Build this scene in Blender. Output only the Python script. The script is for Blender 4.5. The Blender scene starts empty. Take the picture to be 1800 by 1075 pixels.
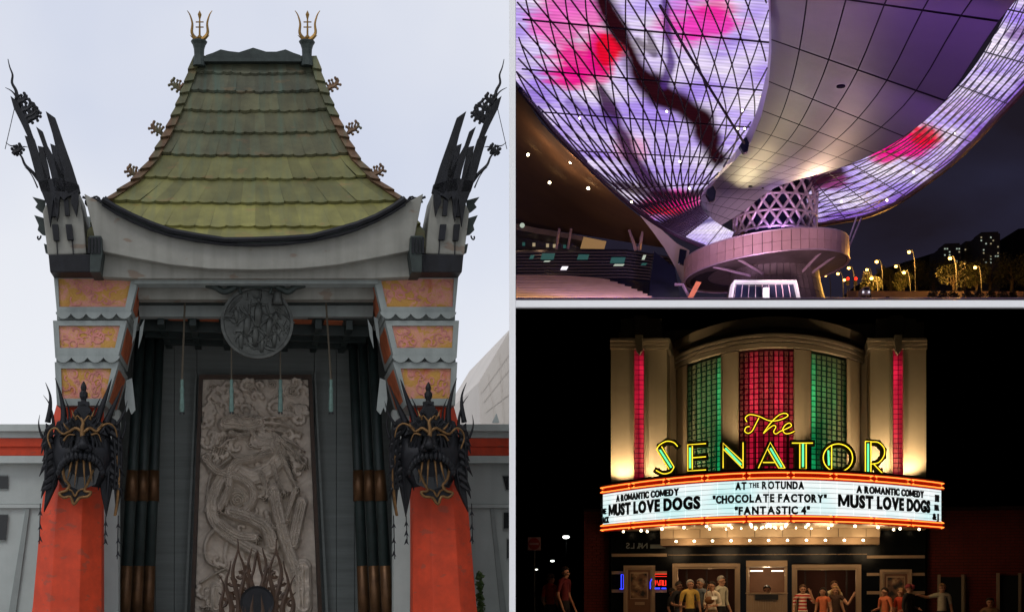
import bpy, bmesh, math, random
import numpy as np
from mathutils import Vector, Matrix, noise as mnoise
random.seed(7)
sc = bpy.context.scene
COL = sc.collection
PI = math.pi
# ------------------------------------------------------------------ camera
F, PX, PY, CZ = 2600.0, 860.0, 1040.0, 1.55      # focal length in photo pixels, principal point, eye height
cd = bpy.data.cameras.new('camera'); cam = bpy.data.objects.new('camera', cd); COL.objects.link(cam)
cam.location = (0, 0, CZ); cam.rotation_euler = (PI/2, 0, 0)
cd.sensor_width = 36.0; cd.lens = 36.0*F/1800.0
cd.shift_x = (900-PX)/1800.0; cd.shift_y = (PY-537.5)/1800.0
cd.clip_start = 0.1; cd.clip_end = 3000
sc.camera = cam
# ------------------------------------------------------------------ sky: thin overcast
SUN_EL, SUN_AZ = math.radians(52), math.radians(200)
w = bpy.data.worlds.new("World"); sc.world = w; w.use_nodes = True
nt = w.node_tree; nt.nodes.clear()
o_ = nt.nodes.new('ShaderNodeOutputWorld'); bg = nt.nodes.new('ShaderNodeBackground')
sky = nt.nodes.new('ShaderNodeTexSky'); sky.sky_type = 'NISHITA'; sky.sun_disc = False
sky.sun_elevation = SUN_EL; sky.sun_rotation = SUN_AZ; sky.dust_density = 3.0
sm = nt.nodes.new('ShaderNodeVectorMath'); sm.operation = 'SCALE'; sm.inputs['Scale'].default_value = 0.10
nt.links.new(sky.outputs[0], sm.inputs[0])
tc = nt.nodes.new('ShaderNodeTexCoord'); no = nt.nodes.new('ShaderNodeTexNoise')
no.inputs['Scale'].default_value = 3.2; no.inputs['Detail'].default_value = 4.0; no.inputs['Roughness'].default_value = 0.5
nt.links.new(tc.outputs['Generated'], no.inputs['Vector'])
rp = nt.nodes.new('ShaderNodeValToRGB')
rp.color_ramp.elements[0].position = 0.36; rp.color_ramp.elements[0].color = (0.66, 0.71, 0.86, 1)
rp.color_ramp.elements[1].position = 0.62; rp.color_ramp.elements[1].color = (0.84, 0.86, 0.93, 1)
nt.links.new(no.outputs['Fac'], rp.inputs['Fac'])
mx = nt.nodes.new('ShaderNodeMix'); mx.data_type = 'RGBA'; mx.inputs['Factor'].default_value = 0.90
# overcast brightens toward the horizon
sz = nt.nodes.new('ShaderNodeSeparateXYZ'); nt.links.new(tc.outputs['Generated'], sz.inputs[0])
hz = nt.nodes.new('ShaderNodeMapRange'); hz.inputs[1].default_value = 0.05; hz.inputs[2].default_value = 0.30; hz.inputs[3].default_value = 0.85; hz.inputs[4].default_value = 0.0
nt.links.new(sz.outputs[2], hz.inputs[0])
wm = nt.nodes.new('ShaderNodeMix'); wm.data_type = 'RGBA'; wm.inputs[7].default_value = (0.96,0.97,1.0,1)
nt.links.new(hz.outputs[0], wm.inputs[0]); nt.links.new(rp.outputs[0], wm.inputs[6])
nt.links.new(sm.outputs[0], mx.inputs[6]); nt.links.new(wm.outputs[2], mx.inputs[7])
nt.links.new(mx.outputs[2], bg.inputs['Color']); bg.inputs['Strength'].default_value = 1.0
nt.links.new(bg.outputs[0], o_.inputs['Surface'])
sl = bpy.data.lights.new('sun', 'SUN'); sl.energy = 0.6; sl.angle = math.radians(18); sl.color = (1.0, 0.97, 0.93)
so = bpy.data.objects.new('sun', sl); COL.objects.link(so)
# direction: behind the camera, to its left, high
sd = Vector((math.sin(SUN_AZ)*math.cos(SUN_EL), math.cos(SUN_AZ)*math.cos(SUN_EL), math.sin(SUN_EL)))
so.rotation_euler = sd.to_track_quat('Z', 'Y').to_euler()
# ------------------------------------------------------------------ exposure and renderer
sc.view_settings.view_transform = 'Standard'; sc.view_settings.look = 'None'
sc.view_settings.exposure = 0.0; sc.view_settings.gamma = 1.0
sc.render.engine = 'CYCLES'
cy = sc.cycles
cy.use_denoising = True; cy.max_bounces = 6; cy.diffuse_bounces = 3; cy.glossy_bounces = 3
cy.transmission_bounces = 4; cy.transparent_max_bounces = 6; cy.caustics_reflective = False; cy.caustics_refractive = False
cy.sample_clamp_indirect = 4.0; cy.use_adaptive_sampling = True; cy.adaptive_threshold = 0.015

# ================================================================== helpers
def V(*a): return Vector(a)
class Frame:
    """A building's own axes: u to the right, w away from the viewer, z up; standing on the ground at distance Y0, turned to face its approach."""
    def __init__(s, axis, Y0):
        s.th = math.atan2(axis-PX, F)
        s.C = Vector((Y0*math.tan(s.th), Y0)); s.t = Vector((math.cos(s.th), -math.sin(s.th))); s.m = Vector((math.sin(s.th), math.cos(s.th)))
        s.rz = -s.th
    def p(s, px, py, w=0.0):
        d = Vector(((px-PX)/F, 1.0)); k = (w + s.C.dot(s.m))/d.dot(s.m)
        q = d*k - s.C
        return Vector((q.dot(s.t), w, CZ + k*(PY-py)/F))
    def world(s, l):
        q = s.C + s.t*l[0] + s.m*l[1]; return Vector((q.x, q.y, l[2]))
    def px(s, u, w, z):
        q = s.C + s.t*u + s.m*w; return (PX + F*q.x/q.y, PY - F*(z-CZ)/q.y)
class WorldFrame:
    rz = 0.0
    def p(s, px, py, Y): return Vector(((px-PX)/F*Y, Y, CZ + (PY-py)/F*Y))
    def world(s, l): return Vector(l)
T = Frame(450, 70.0)      # temple-style pavilion
S = Frame(1351, 40.0)     # cinema with the marquee
U = WorldFrame()          # plaza with the cantilevered roof
ORG = {}
def tag(o, label=None, cat=None, group=None, kind=None):
    if label: o['label'] = label
    if cat: o['category'] = cat
    if group: o['group'] = group
    if kind: o['kind'] = kind
    return o
def thing(name, label, cat, fr, base, group=None):
    o = bpy.data.objects.new(name, None); COL.objects.link(o)
    o.empty_display_size = 0.3
    o.location = fr.world(base); o.rotation_euler = (0, 0, fr.rz)
    ORG[o.name] = Vector(base)
    return tag(o, label, cat, group)
class MB:
    def __init__(s): s.v = []; s.f = []; s.m = []; s.c = None
    def add(s, pts, faces, m=0):
        k = len(s.v); s.v.extend([Vector(p) for p in pts])
        for f in faces: s.f.append([k+i for i in f]); s.m.append(m)
        return s
    def poly(s, pts, m=0): return s.add(pts, [list(range(len(pts)))], m)
    def prism(s, a, b, m=0, capb=True):
        n = len(a); fs = [list(range(n))]
        if capb: fs.append(list(range(2*n-1, n-1, -1)))
        for i in range(n): j = (i+1) % n; fs.append([j, i, n+i, n+j])
        return s.add(list(a)+list(b), fs, m)
    def extr(s, pts, d, m=0):
        d = Vector(d); return s.prism(pts, [Vector(p)+d for p in pts], m)
    def box(s, x0, x1, y0, y1, z0, z1, m=0):
        return s.prism([(x0,y0,z0),(x1,y0,z0),(x1,y0,z1),(x0,y0,z1)], [(x0,y1,z0),(x1,y1,z0),(x1,y1,z1),(x0,y1,z1)], m)
    def tube(s, path, r, n=6, m=0, flat=1.0):
        path = [Vector(p) for p in path]; L = len(path)
        rs = list(r) if hasattr(r, '__len__') else [r]*L
        if len(rs) != L: rs = [rs[0] + (rs[-1]-rs[0])*i/(L-1) for i in range(L)]
        k = len(s.v); up = None
        for i in range(L):
            t = (path[min(i+1, L-1)] - path[max(i-1, 0)])
            t = t.normalized() if t.length > 1e-9 else Vector((0,0,1))
            if up is None:
                up = Vector((0,1,0)) if abs(t.y) < 0.9 else Vector((1,0,0))
            up = (up - t*up.dot(t)); up = up.normalized() if up.length > 1e-6 else t.orthogonal().normalized()
            b = t.cross(up)
            for j in range(n):
                a = 2*PI*(j+0.5)/n
                s.v.append(path[i] + b*(math.cos(a)*rs[i]) + up*(math.sin(a)*rs[i]*flat))
        for i in range(L-1):
            for j in range(n):
                q = (j+1) % n
                s.f.append([k+i*n+j, k+i*n+q, k+(i+1)*n+q, k+(i+1)*n+j]); s.m.append(m)
        s.f.append([k+j for j in range(n-1, -1, -1)]); s.m.append(m)
        s.f.append([k+(L-1)*n+j for j in range(n)]); s.m.append(m)
        return s
    def lathe(s, prof, c, n=12, m=0, axis='z'):
        c = Vector(c); k = len(s.v)
        for (r, h) in prof:
            for j in range(n):
                a = 2*PI*j/n
                s.v.append(c + (Vector((r*math.cos(a), r*math.sin(a), h)) if axis == 'z' else Vector((r*math.cos(a), h, r*math.sin(a)))))
        for i in range(len(prof)-1):
            for j in range(n):
                q = (j+1) % n; s.f.append([k+i*n+j, k+i*n+q, k+(i+1)*n+q, k+(i+1)*n+j]); s.m.append(m)
        s.f.append([k+j for j in range(n-1, -1, -1)]); s.m.append(m)
        s.f.append([k+(len(prof)-1)*n+j for j in range(n)]); s.m.append(m)
        return s
    def ball(s, c, r, nu=10, nv=7, m=0):
        c = Vector(c); r = Vector(r) if hasattr(r, '__len__') else Vector((r, r, r))
        pr = [(math.sin(PI*i/nv), -math.cos(PI*i/nv)) for i in range(nv+1)]
        k = len(s.v)
        s.lathe([(max(a, 0.02), h) for a, h in pr], (0,0,0), nu, m)
        for i in range(k, len(s.v)):
            q = s.v[i]; s.v[i] = Vector((c.x+q.x*r.x, c.y+q.y*r.y, c.z+q.z*r.z))
        return s
    def grid(s, rows, m=0):
        k = len(s.v); a = len(rows); b = len(rows[0])
        for r in rows: s.v.extend([Vector(p) for p in r])
        for i in range(a-1):
            for j in range(b-1):
                s.f.append([k+i*b+j, k+i*b+j+1, k+(i+1)*b+j+1, k+(i+1)*b+j]); s.m.append(m)
        return s
    def build(s, name, mats, parent=None, smooth=False, bevel=0.0, org=None, kind=None, label=None):
        og = ORG[parent.name] if parent is not None else (Vector(org) if org is not None else Vector((0,0,0)))
        me = bpy.data.meshes.new(name)
        me.from_pydata([tuple(p-og) for p in s.v], [], s.f)
        mats = mats if isinstance(mats, (list, tuple)) else [mats]
        for mm in mats: me.materials.append(M[mm] if isinstance(mm, str) else mm)
        if len(mats) > 1: me.polygons.foreach_set('material_index', s.m)
        if smooth: me.polygons.foreach_set('use_smooth', [True]*len(s.f))
        me.update()
        o = bpy.data.objects.new(name, me); COL.objects.link(o)
        if parent is not None: o.parent = parent
        elif org is not None: o.location = og
        ORG[o.name] = og
        if bevel > 0:
            b = o.modifiers.new('b', 'BEVEL'); b.width = bevel; b.segments = 2; b.limit_method = 'ANGLE'; b.angle_limit = 0.7
        if kind: o['kind'] = kind
        if label: o['label'] = label
        return o
def solo(mb, name, mats, fr, base, label, cat, group=None, smooth=False, bevel=0.0):
    """a thing that is one mesh"""
    o = mb.build(name, mats, None, smooth, bevel, org=base)
    o.location = fr.world(base); o.rotation_euler = (0, 0, fr.rz)
    return tag(o, label, cat, group)
def dup(o, loc, rz=None, scale=None, label=None):
    r = o.copy(); COL.objects.link(r); r.location = loc
    if rz is not None: r.rotation_euler = (0, 0, rz)
    if scale: r.scale = (scale,)*3 if not hasattr(scale, '__len__') else scale
    if label: r['label'] = label
    for ch in list(o.children):
        c = ch.copy(); COL.objects.link(c); c.parent = r
        for g in list(ch.children):
            d = g.copy(); COL.objects.link(d); d.parent = c
    return r
def lerp(a, b, t): return a + (b-a)*t
def interp(tab, x):
    """piecewise-linear table lookup"""
    if x <= tab[0][0]: return tab[0][1]
    for (x0, y0), (x1, y1) in zip(tab, tab[1:]):
        if x <= x1: return lerp(y0, y1, (x-x0)/(x1-x0))
    return tab[-1][1]
def smoothpath(pts, n=6):
    """Catmull-Rom through the points"""
    P = [Vector(p) for p in pts]; out = []
    for i in range(len(P)-1):
        p0 = P[max(i-1, 0)]; p1 = P[i]; p2 = P[i+1]; p3 = P[min(i+2, len(P)-1)]
        for k in range(n):
            t = k/n
            out.append(0.5*((2*p1) + (p2-p0)*t + (2*p0-5*p1+4*p2-p3)*t*t + (3*p1-p0-3*p2+p3)*t*t*t))
    out.append(P[-1]); return out
# ------------------------------------------------------------------ materials
M = {}
def nodes_of(name):
    m = bpy.data.materials.new(name); m.use_nodes = True; M[name] = m
    return m, m.node_tree, m.node_tree.nodes['Principled BSDF']
def mat(name, col, rough=0.7, metal=0.0, var=0.22, scale=1.5, bump=0.15, streak=None, chips=None, spec=0.4, coat=0.0, stretch=None, rnd=0.0):
    m, t, b = nodes_of(name); N = t.nodes; L = t.links
    tc = N.new('ShaderNodeTexCoord'); src = tc.outputs['Object']
    if stretch:
        mp = N.new('ShaderNodeMapping'); mp.inputs['Scale'].default_value = stretch; L.new(src, mp.inputs['Vector']); src = mp.outputs[0]
    n1 = N.new('ShaderNodeTexNoise'); n1.inputs['Scale'].default_value = scale; n1.inputs['Detail'].default_value = 7; n1.inputs['Roughness'].default_value = 0.62
    L.new(src, n1.inputs['Vector'])
    r = N.new('ShaderNodeValToRGB'); r.color_ramp.elements[0].position = 0.32; r.color_ramp.elements[1].position = 0.68
    c = Vector(col[:3])
    r.color_ramp.elements[0].color = (*[max(0, x*(1-var)) for x in c], 1); r.color_ramp.elements[1].color = (*[min(1, x*(1+var)) for x in c], 1)
    L.new(n1.outputs['Fac'], r.inputs['Fac']); out = r.outputs[0]
    def blend(colour, vec_scale, nscale, lo, hi, amount, out):
        mp = N.new('ShaderNodeMapping'); mp.inputs['Scale'].default_value = vec_scale; L.new(tc.outputs['Object'], mp.inputs['Vector'])
        q = N.new('ShaderNodeTexNoise'); q.inputs['Scale'].default_value = nscale; q.inputs['Detail'].default_value = 5; L.new(mp.outputs[0], q.inputs['Vector'])
        mr = N.new('ShaderNodeMapRange'); mr.inputs[1].default_value = lo; mr.inputs[2].default_value = hi; mr.inputs[4].default_value = amount
        L.new(q.outputs['Fac'], mr.inputs[0])
        mix = N.new('ShaderNodeMix'); mix.data_type = 'RGBA'; mix.inputs[7].default_value = (*colour, 1)
        L.new(mr.outputs[0], mix.inputs[0]); L.new(out, mix.inputs[6]); return mix.outputs[2]
    if streak: out = blend(streak[0], (1, 0.12, 0.05), streak[2] if len(streak) > 2 else 1.6, 0.48, 0.72, streak[1], out)
    if chips: out = blend(chips[0], (1, 1, 2.2), chips[2] if len(chips) > 2 else 1.1, 0.62, 0.66, chips[1], out)
    if rnd:      # pieces differ a little from one another
        oi = N.new('ShaderNodeObjectInfo'); mr = N.new('ShaderNodeMapRange'); mr.inputs[3].default_value = 1-rnd; mr.inputs[4].default_value = 1+rnd; L.new(oi.outputs['Random'], mr.inputs[0])
        vm = N.new('ShaderNodeVectorMath'); vm.operation = 'SCALE'; L.new(out, vm.inputs[0]); L.new(mr.outputs[0], vm.inputs['Scale']); out = vm.outputs[0]
    L.new(out, b.inputs['Base Color'])
    b.inputs['Roughness'].default_value = rough; b.inputs['Metallic'].default_value = metal
    b.inputs['Specular IOR Level'].default_value = spec; b.inputs['Coat Weight'].default_value = coat
    if bump > 0:
        n2 = N.new('ShaderNodeTexNoise'); n2.inputs['Scale'].default_value = scale*9; n2.inputs['Detail'].default_value = 5; L.new(src, n2.inputs['Vector'])
        bp = N.new('ShaderNodeBump'); bp.inputs['Strength'].default_value = bump; bp.inputs['Distance'].default_value = 0.05
        L.new(n2.outputs['Fac'], bp.inputs['Height']); L.new(bp.outputs[0], b.inputs['Normal'])
    return m
def emit(name, col, s=1.0):
    m, t, b = nodes_of(name)
    b.inputs['Base Color'].default_value = (*[x*0.3 for x in col], 1); b.inputs['Emission Color'].default_value = (*col, 1); b.inputs['Emission Strength'].default_value = s
    b.inputs['Roughness'].default_value = 0.5
    return m
def lamp(name, kind, loc, col, power, parent=None, size=0.1, aim=None, spot=None, fr=None):
    l = bpy.data.lights.new(name, kind); l.energy = power; l.color = col
    if kind in ('POINT', 'SPOT'): l.shadow_soft_size = size
    if kind == 'SPOT': l.spot_size = spot or 1.2; l.spot_blend = 0.7
    o = bpy.data.objects.new(name, l); COL.objects.link(o)
    if parent is not None:
        o.parent = parent; og = ORG[parent.name]; o.location = Vector(loc) - og
    else: o.location = loc
    if aim is not None: o.rotation_euler = (Vector(loc)-Vector(aim)).to_track_quat('Z', 'Y').to_euler()
    ORG[o.name] = Vector((0,0,0)); return o
# ================================================================== the setting
mat('concrete', (0.42,0.41,0.39), 0.85, var=0.12, scale=0.5)
mat('asphalt', (0.045,0.045,0.05), 0.8, var=0.3, scale=3)
mat('white_paint', (0.94,0.94,0.93), 0.6, var=0.03, scale=0.7, bump=0.03)
mat('deck_stone', (0.58,0.50,0.47), 0.55, var=0.2, scale=0.4)
mat('dark_lining', (0.012,0.012,0.014), 0.9, var=0.1, bump=0)
def struct(mb, name, mats, **k):
    o = mb.build(name, mats, **k); o['kind'] = 'structure'; return o
struct(MB().poly([(-900,-300,0),(900,-300,0),(900,1500,0),(-900,1500,0)]), 'ground', 'concrete')
def hall(Y, px, py): return Vector(((px-PX)/F*Y, Y, CZ+(PY-py)/F*Y))
DS, D0 = 0.1992, 1.513                                   # the upper plaza is a ramp: height = D0 + DS * distance
def deck_z(Y): return D0 + DS*Y
# two night bays, one over the other: added outer shell blocks daylight (white outside to bounce it), sloping plaza deck between them
YN, YF = 12.0, 430.0
L_, R_, TOP = 901.0, 2010.0, -170.0
a0, a1 = hall(YN, L_, TOP), hall(YF, L_, TOP); b0, b1 = hall(YN, R_, TOP), hall(YF, R_, TOP)
fl = lambda p: Vector((p.x, p.y, 0.0))
th = Vector((-0.02, 0, 0))
struct(MB().prism([fl(a0), fl(a1), a1, a0], [fl(a0)+th, fl(a1)+th, a1+th, a0+th]), 'wall', 'white_paint')  # unseen side wall, added to keep daylight out of the bays
struct(MB().prism([fl(b0), fl(b1), b1, b0], [p+Vector((0.3,0,0)) for p in (fl(b0), fl(b1), b1, b0)]), 'wall', 'white_paint')  # opposite wall, likewise added against daylight
struct(MB().prism([a0, a1, b1, b0], [p+Vector((0,0,0.3)) for p in (a0, a1, b1, b0)]), 'roof', 'white_paint')  # unseen roof added to shut off the day sky
struct(MB().prism([fl(a1), fl(b1), b1, a1], [p+Vector((0,0.4,0)) for p in (fl(a1), fl(b1), b1, a1)]), 'wall', 'white_paint')  # far wall closing the added daylight shell
# the night sky lines the upper bay, a black one the lower bay
m, t, b = nodes_of('night_sky'); N = t.nodes; L = t.links
tc = N.new('ShaderNodeTexCoord'); mp = N.new('ShaderNodeMapping'); mp.inputs['Scale'].default_value = (0.011, 0.011, 0.026); L.new(tc.outputs['Object'], mp.inputs[0])
nz = N.new('ShaderNodeTexNoise'); nz.inputs['Scale'].default_value = 1.0; nz.inputs['Detail'].default_value = 5; L.new(mp.outputs[0], nz.inputs['Vector'])
rr = N.new('ShaderNodeValToRGB'); rr.color_ramp.elements[0].position = 0.47; rr.color_ramp.elements[0].color = (0.0125,0.0098,0.0165,1)
rr.color_ramp.elements[1].position = 0.72; rr.color_ramp.elements[1].color = (0.020,0.019,0.040,1)
L.new(nz.outputs['Fac'], rr.inputs[0]); b.inputs['Base Color'].default_value = (0,0,0,1); b.inputs['Specular IOR Level'].default_value = 0
L.new(rr.outputs[0], b.inputs['Emission Color']); b.inputs['Emission Strength'].default_value = 1.0
e = 0.6
def inner(Y, l, tp, z=None):
    p = hall(Y, l, tp)
    return p if z is None else Vector((p.x, p.y, z))
ys = (YN+0.02, YF-1.0)
sk = MB(); Lp, Rp, Tp = L_+1.5, R_-8, TOP+8
q = {}
for i, Y in enumerate(ys):
    q[i,'lb'] = inner(Y, Lp, 0, deck_z(Y)-0.01); q[i,'lt'] = inner(Y, Lp, Tp); q[i,'rb'] = inner(Y, Rp, 0, deck_z(Y)-0.01); q[i,'rt'] = inner(Y, Rp, Tp)
    q[i,'l0'] = inner(Y, Lp, 0, 0.02); q[i,'r0'] = inner(Y, Rp, 0, 0.02)
sk.poly([q[0,'lb'], q[1,'lb'], q[1,'lt'], q[0,'lt']]); sk.poly([q[0,'rb'], q[1,'rb'], q[1,'rt'], q[0,'rt']])
sk.poly([q[0,'lt'], q[1,'lt'], q[1,'rt'], q[0,'rt']]); sk.poly([q[1,'lb'], q[1,'rb'], q[1,'rt'], q[1,'lt']])
struct(sk, 'sky', 'night_sky')
sk = MB(); h = lambda p: p
d0 = Vector((0,0,-0.07))
sk.poly([q[0,'l0'], q[1,'l0'], q[1,'lb']+d0*20, q[0,'lb']+d0]); sk.poly([q[0,'r0'], q[1,'r0'], q[1,'rb']+d0*20, q[0,'rb']+d0])
sk.poly([q[1,'l0'], q[1,'r0'], q[1,'rb'], q[1,'lb']])
struct(sk, 'sky', 'dark_lining')
# plaza deck, its pale edge, and the end of the wall between day and night
x0, x1 = hall(YN, 903, 0).x, hall(YN, R_, 0).x
dk = MB(); A = [Vector((hall(Y, l, 0).x, Y, deck_z(Y))) for (Y, l) in ((YN+.02, 902.2), (YN+.02, R_-1), (YF-.5, R_-1), (YF-.5, 902.2))]
B = [p + Vector((0, 0, -0.05 if p.y < 20 else -0.9)) for p in A]
dk.prism(A, B); struct(dk, 'plaza', 'deck_stone')
struct(MB().poly([q_-Vector((0,0,0.004)) for q_ in B]), 'deck_bounce_shield', 'dark_lining')  # dark sheet added under the deck to soak up bounced floodlight
zt, zb = hall(YN, 0, 530).z, hall(YN, 0, 542).z
struct(MB().box(hall(YN,906,0).x+0.001, hall(YN,R_,0).x, YN-0.06, YN, zb, zt), 'deck_edge', 'white_paint')
struct(MB().box(hall(YN,895,0).x, hall(YN,906,0).x, YN-0.07, YN-0.001, 0, hall(YN,0,TOP).z), 'wall_end', 'white_paint')
# street of the lower bay
struct(MB().poly([(hall(YN+1,905,0).x, YN+1, 0.006), (hall(YN+1,1990,0).x, YN+1, 0.006), (hall(200,1990,0).x, 200, 0.006), (hall(200,905,0).x, 200, 0.006)]), 'road', 'asphalt')
struct(MB().box(0.75, 16.5, 29.5, 47.0, 0.006, 0.15), 'pavement', 'concrete')
# ================================================================== the pavilion with the green roof (left, daylight)
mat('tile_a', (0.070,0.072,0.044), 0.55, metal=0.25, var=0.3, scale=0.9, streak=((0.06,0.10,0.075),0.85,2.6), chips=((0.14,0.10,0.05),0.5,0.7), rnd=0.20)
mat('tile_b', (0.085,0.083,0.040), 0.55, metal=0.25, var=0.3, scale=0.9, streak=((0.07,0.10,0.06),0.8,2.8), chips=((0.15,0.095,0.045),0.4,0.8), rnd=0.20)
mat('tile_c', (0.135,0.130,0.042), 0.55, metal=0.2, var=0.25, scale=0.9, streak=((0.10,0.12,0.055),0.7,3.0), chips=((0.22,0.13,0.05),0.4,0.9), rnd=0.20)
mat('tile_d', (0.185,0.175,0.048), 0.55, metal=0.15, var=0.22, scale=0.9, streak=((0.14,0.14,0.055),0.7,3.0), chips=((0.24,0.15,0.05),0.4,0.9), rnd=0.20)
mat('copper', (0.13,0.075,0.040), 0.55, metal=0.35, var=0.4, scale=2.0, streak=((0.08,0.11,0.06),0.7,2))
mat('roof_dark', (0.030,0.040,0.036), 0.6, metal=0.2, var=0.3, scale=2)
mat('temple_white', (0.25,0.248,0.215), 0.75, var=0.13, scale=0.8, bump=0.12, streak=((0.17,0.165,0.14),0.55,2.2), chips=((0.19,0.13,0.09),0.7,0.75))
mat('temple_grey', (0.27,0.30,0.285), 0.75, var=0.10, scale=0.8, bump=0.1, streak=((0.18,0.20,0.19),0.5,2.0))
mat('wing_grey', (0.44,0.485,0.46), 0.8, var=0.08, scale=0.6, bump=0.08, streak=((0.37,0.405,0.385),0.5,1.5))
mat('iron', (0.0075,0.008,0.010), 0.50, metal=0.35, var=0.45, scale=3, bump=0.3, streak=((0.014,0.016,0.022),0.5,3))
mat('gilt', (0.17,0.092,0.034), 0.42, metal=0.6, var=0.4, scale=5, bump=0.2)
mat('old_gold', (0.22,0.125,0.03), 0.4, metal=0.6, var=0.35, scale=4)
mat('orange', (0.58,0.052,0.012), 0.6, var=0.2, scale=1.2, bump=0.08, streak=((0.44,0.042,0.014),0.5,1.6), chips=((0.26,0.07,0.04),0.55,1.3))
mat('orange_dim', (0.40,0.10,0.035), 0.7, var=0.35, scale=2.0)
mat('verdigris', (0.12,0.20,0.175), 0.6, metal=0.2, var=0.25, scale=4)
mat('bronze', (0.060,0.064,0.058), 0.5, metal=0.5, var=0.4, scale=2.2, bump=0.35)
mat('boards', (0.165,0.185,0.175), 0.7, var=0.16, scale=1.0, bump=0.12, stretch=(0.25,1,4), streak=((0.15,0.17,0.16),0.5,1.5))
mat('ceiling_dark', (0.05,0.055,0.05), 0.8, var=0.2)
mat('walnut', (0.045,0.022,0.010), 0.5, var=0.4, scale=3)
mat('brass', (0.12,0.060,0.026), 0.4, metal=0.55, var=0.3, scale=2)
mat('green_black', (0.018,0.030,0.028), 0.5, var=0.3)
mat('carved_stone', (0.62,0.54,0.45), 0.8, var=0.18, scale=1.2, bump=0.35)
mat('pink_relief', (0.52,0.20,0.17), 0.75, var=0.25, scale=2.0)
mat('rod', (0.10,0.085,0.06), 0.5, metal=0.4)
mat('pane_dark', (0.015,0.018,0.02), 0.12, var=0.1, bump=0)
mat('beige_wall', (0.66,0.61,0.55), 0.85, var=0.06, scale=0.2)
mat('leaf_green', (0.07,0.12,0.03), 0.6, var=0.4, scale=6)
# ochre panels with pinkish figures cut in low relief
m, t, b = nodes_of('figured_panel'); N = t.nodes; L = t.links
tc = N.new('ShaderNodeTexCoord')
n1 = N.new('ShaderNodeTexNoise'); n1.inputs['Scale'].default_value = 1.1; n1.inputs['Detail'].default_value = 3; n1.inputs['Distortion'].default_value = 1.6; L.new(tc.outputs['Object'], n1.inputs['Vector'])
r1 = N.new('ShaderNodeValToRGB'); r1.color_ramp.elements[0].position = 0.45; r1.color_ramp.elements[1].position = 0.51
r1.color_ramp.elements[0].color = (0.47,0.245,0.045,1); r1.color_ramp.elements[1].color = (0.58,0.245,0.20,1); L.new(n1.outputs['Fac'], r1.inputs[0])
n2 = N.new('ShaderNodeTexNoise'); n2.inputs['Scale'].default_value = 4.5; n2.inputs['Detail'].default_value = 5; n2.inputs['Distortion'].default_value = 2.2; L.new(tc.outputs['Object'], n2.inputs['Vector'])
r2 = N.new('ShaderNodeValToRGB'); r2.color_ramp.elements[0].position = 0.46; r2.color_ramp.elements[1].position = 0.54; r2.color_ramp.elements[0].color = (0,0,0,1)
L.new(n2.outputs['Fac'], r2.inputs[0])
mxx = N.new('ShaderNodeMix'); mxx.data_type = 'RGBA'; mxx.blend_type = 'MIX'; mxx.inputs[7].default_value = (0.50,0.27,0.07,1)
mm_ = N.new('ShaderNodeMath'); mm_.operation = 'MULTIPLY'; mm_.inputs[1].default_value = 0.55; L.new(r2.outputs[0], mm_.inputs[0])
L.new(mm_.outputs[0], mxx.inputs[0]); L.new(r1.outputs[0], mxx.inputs[6])
n3 = N.new('ShaderNodeTexNoise'); n3.inputs['Scale'].default_value = 0.7; n3.inputs['Detail'].default_value = 6; L.new(tc.outputs['Object'], n3.inputs['Vector'])
r3 = N.new('ShaderNodeMapRange'); r3.inputs[1].default_value = 0.58; r3.inputs[2].default_value = 0.68; r3.inputs[4].default_value = 0.7; L.new(n3.outputs['Fac'], r3.inputs[0])
mx2 = N.new('ShaderNodeMix'); mx2.data_type = 'RGBA'; mx2.inputs[7].default_value = (0.42,0.07,0.035,1); L.new(r3.outputs[0], mx2.inputs[0]); L.new(mxx.outputs[2], mx2.inputs[6])
L.new(mx2.outputs[2], b.inputs['Base Color']); b.inputs['Roughness'].default_value = 0.75
bp = N.new('ShaderNodeBump'); bp.inputs['Strength'].default_value = 0.5; bp.inputs['Distance'].default_value = 0.05; L.new(n2.outputs['Fac'], bp.inputs['Height']); L.new(bp.outputs[0], b.inputs['Normal'])

tp = T.p
def TP(pts, w=0.0): return [tp(x, y, w) for x, y in pts]
def mir(pts): return [(900-x, y) for x, y in pts]
def sides(pts): return ((pts, 1), (mir(pts), -1))
temple = thing('temple_pavilion', 'pavilion with steep green tiled roof, orange columns and pale curved beam', 'building', T, (0,0,0))
# ---- roof
RT, RB = 104.0, 440.0
def roof_w(y):
    h = min(1.0, max(0.0, (430-y)/325.0)); return -0.2 + 7.2*(1-(1-h)**1.5)
LH = [(100,344),(150,328),(200,309),(240,291),(285,267),(320,238),(357,188),(400,150),(440,110)]
RH = [(100,553),(150,567),(200,587),(240,605),(285,629),(320,660),(357,710),(400,748),(440,790)]
def roofpt(x, y, up=0.0):
    p = tp(x, y, roof_w(y)); return p + Vector((0, -0.75*up, 0.55*up))
core = MB(); ysr = [100,130,165,200,240,285,320,357,400,438]
core.grid([[roofpt(lerp(interp(LH,y)+3, interp(RH,y)-3, i/8), y, -0.12) for i in range(9)] for y in ysr])
for TAB, s_ in ((LH, 1), (RH, -1)):          # returns of the hips, back to the far slope
    core.grid([[roofpt(interp(TAB,y)+3*s_, y, -0.12), roofpt(interp(TAB,y)+3*s_, y, -0.12) + Vector((0, 2*(7.2-roof_w(y))+0.6, 0))] for y in ysr])
roof = core.build('roof', 'roof_dark', temple)
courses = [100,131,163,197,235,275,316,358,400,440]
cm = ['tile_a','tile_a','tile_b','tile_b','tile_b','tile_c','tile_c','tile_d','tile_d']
rng = random.Random(3)
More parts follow.
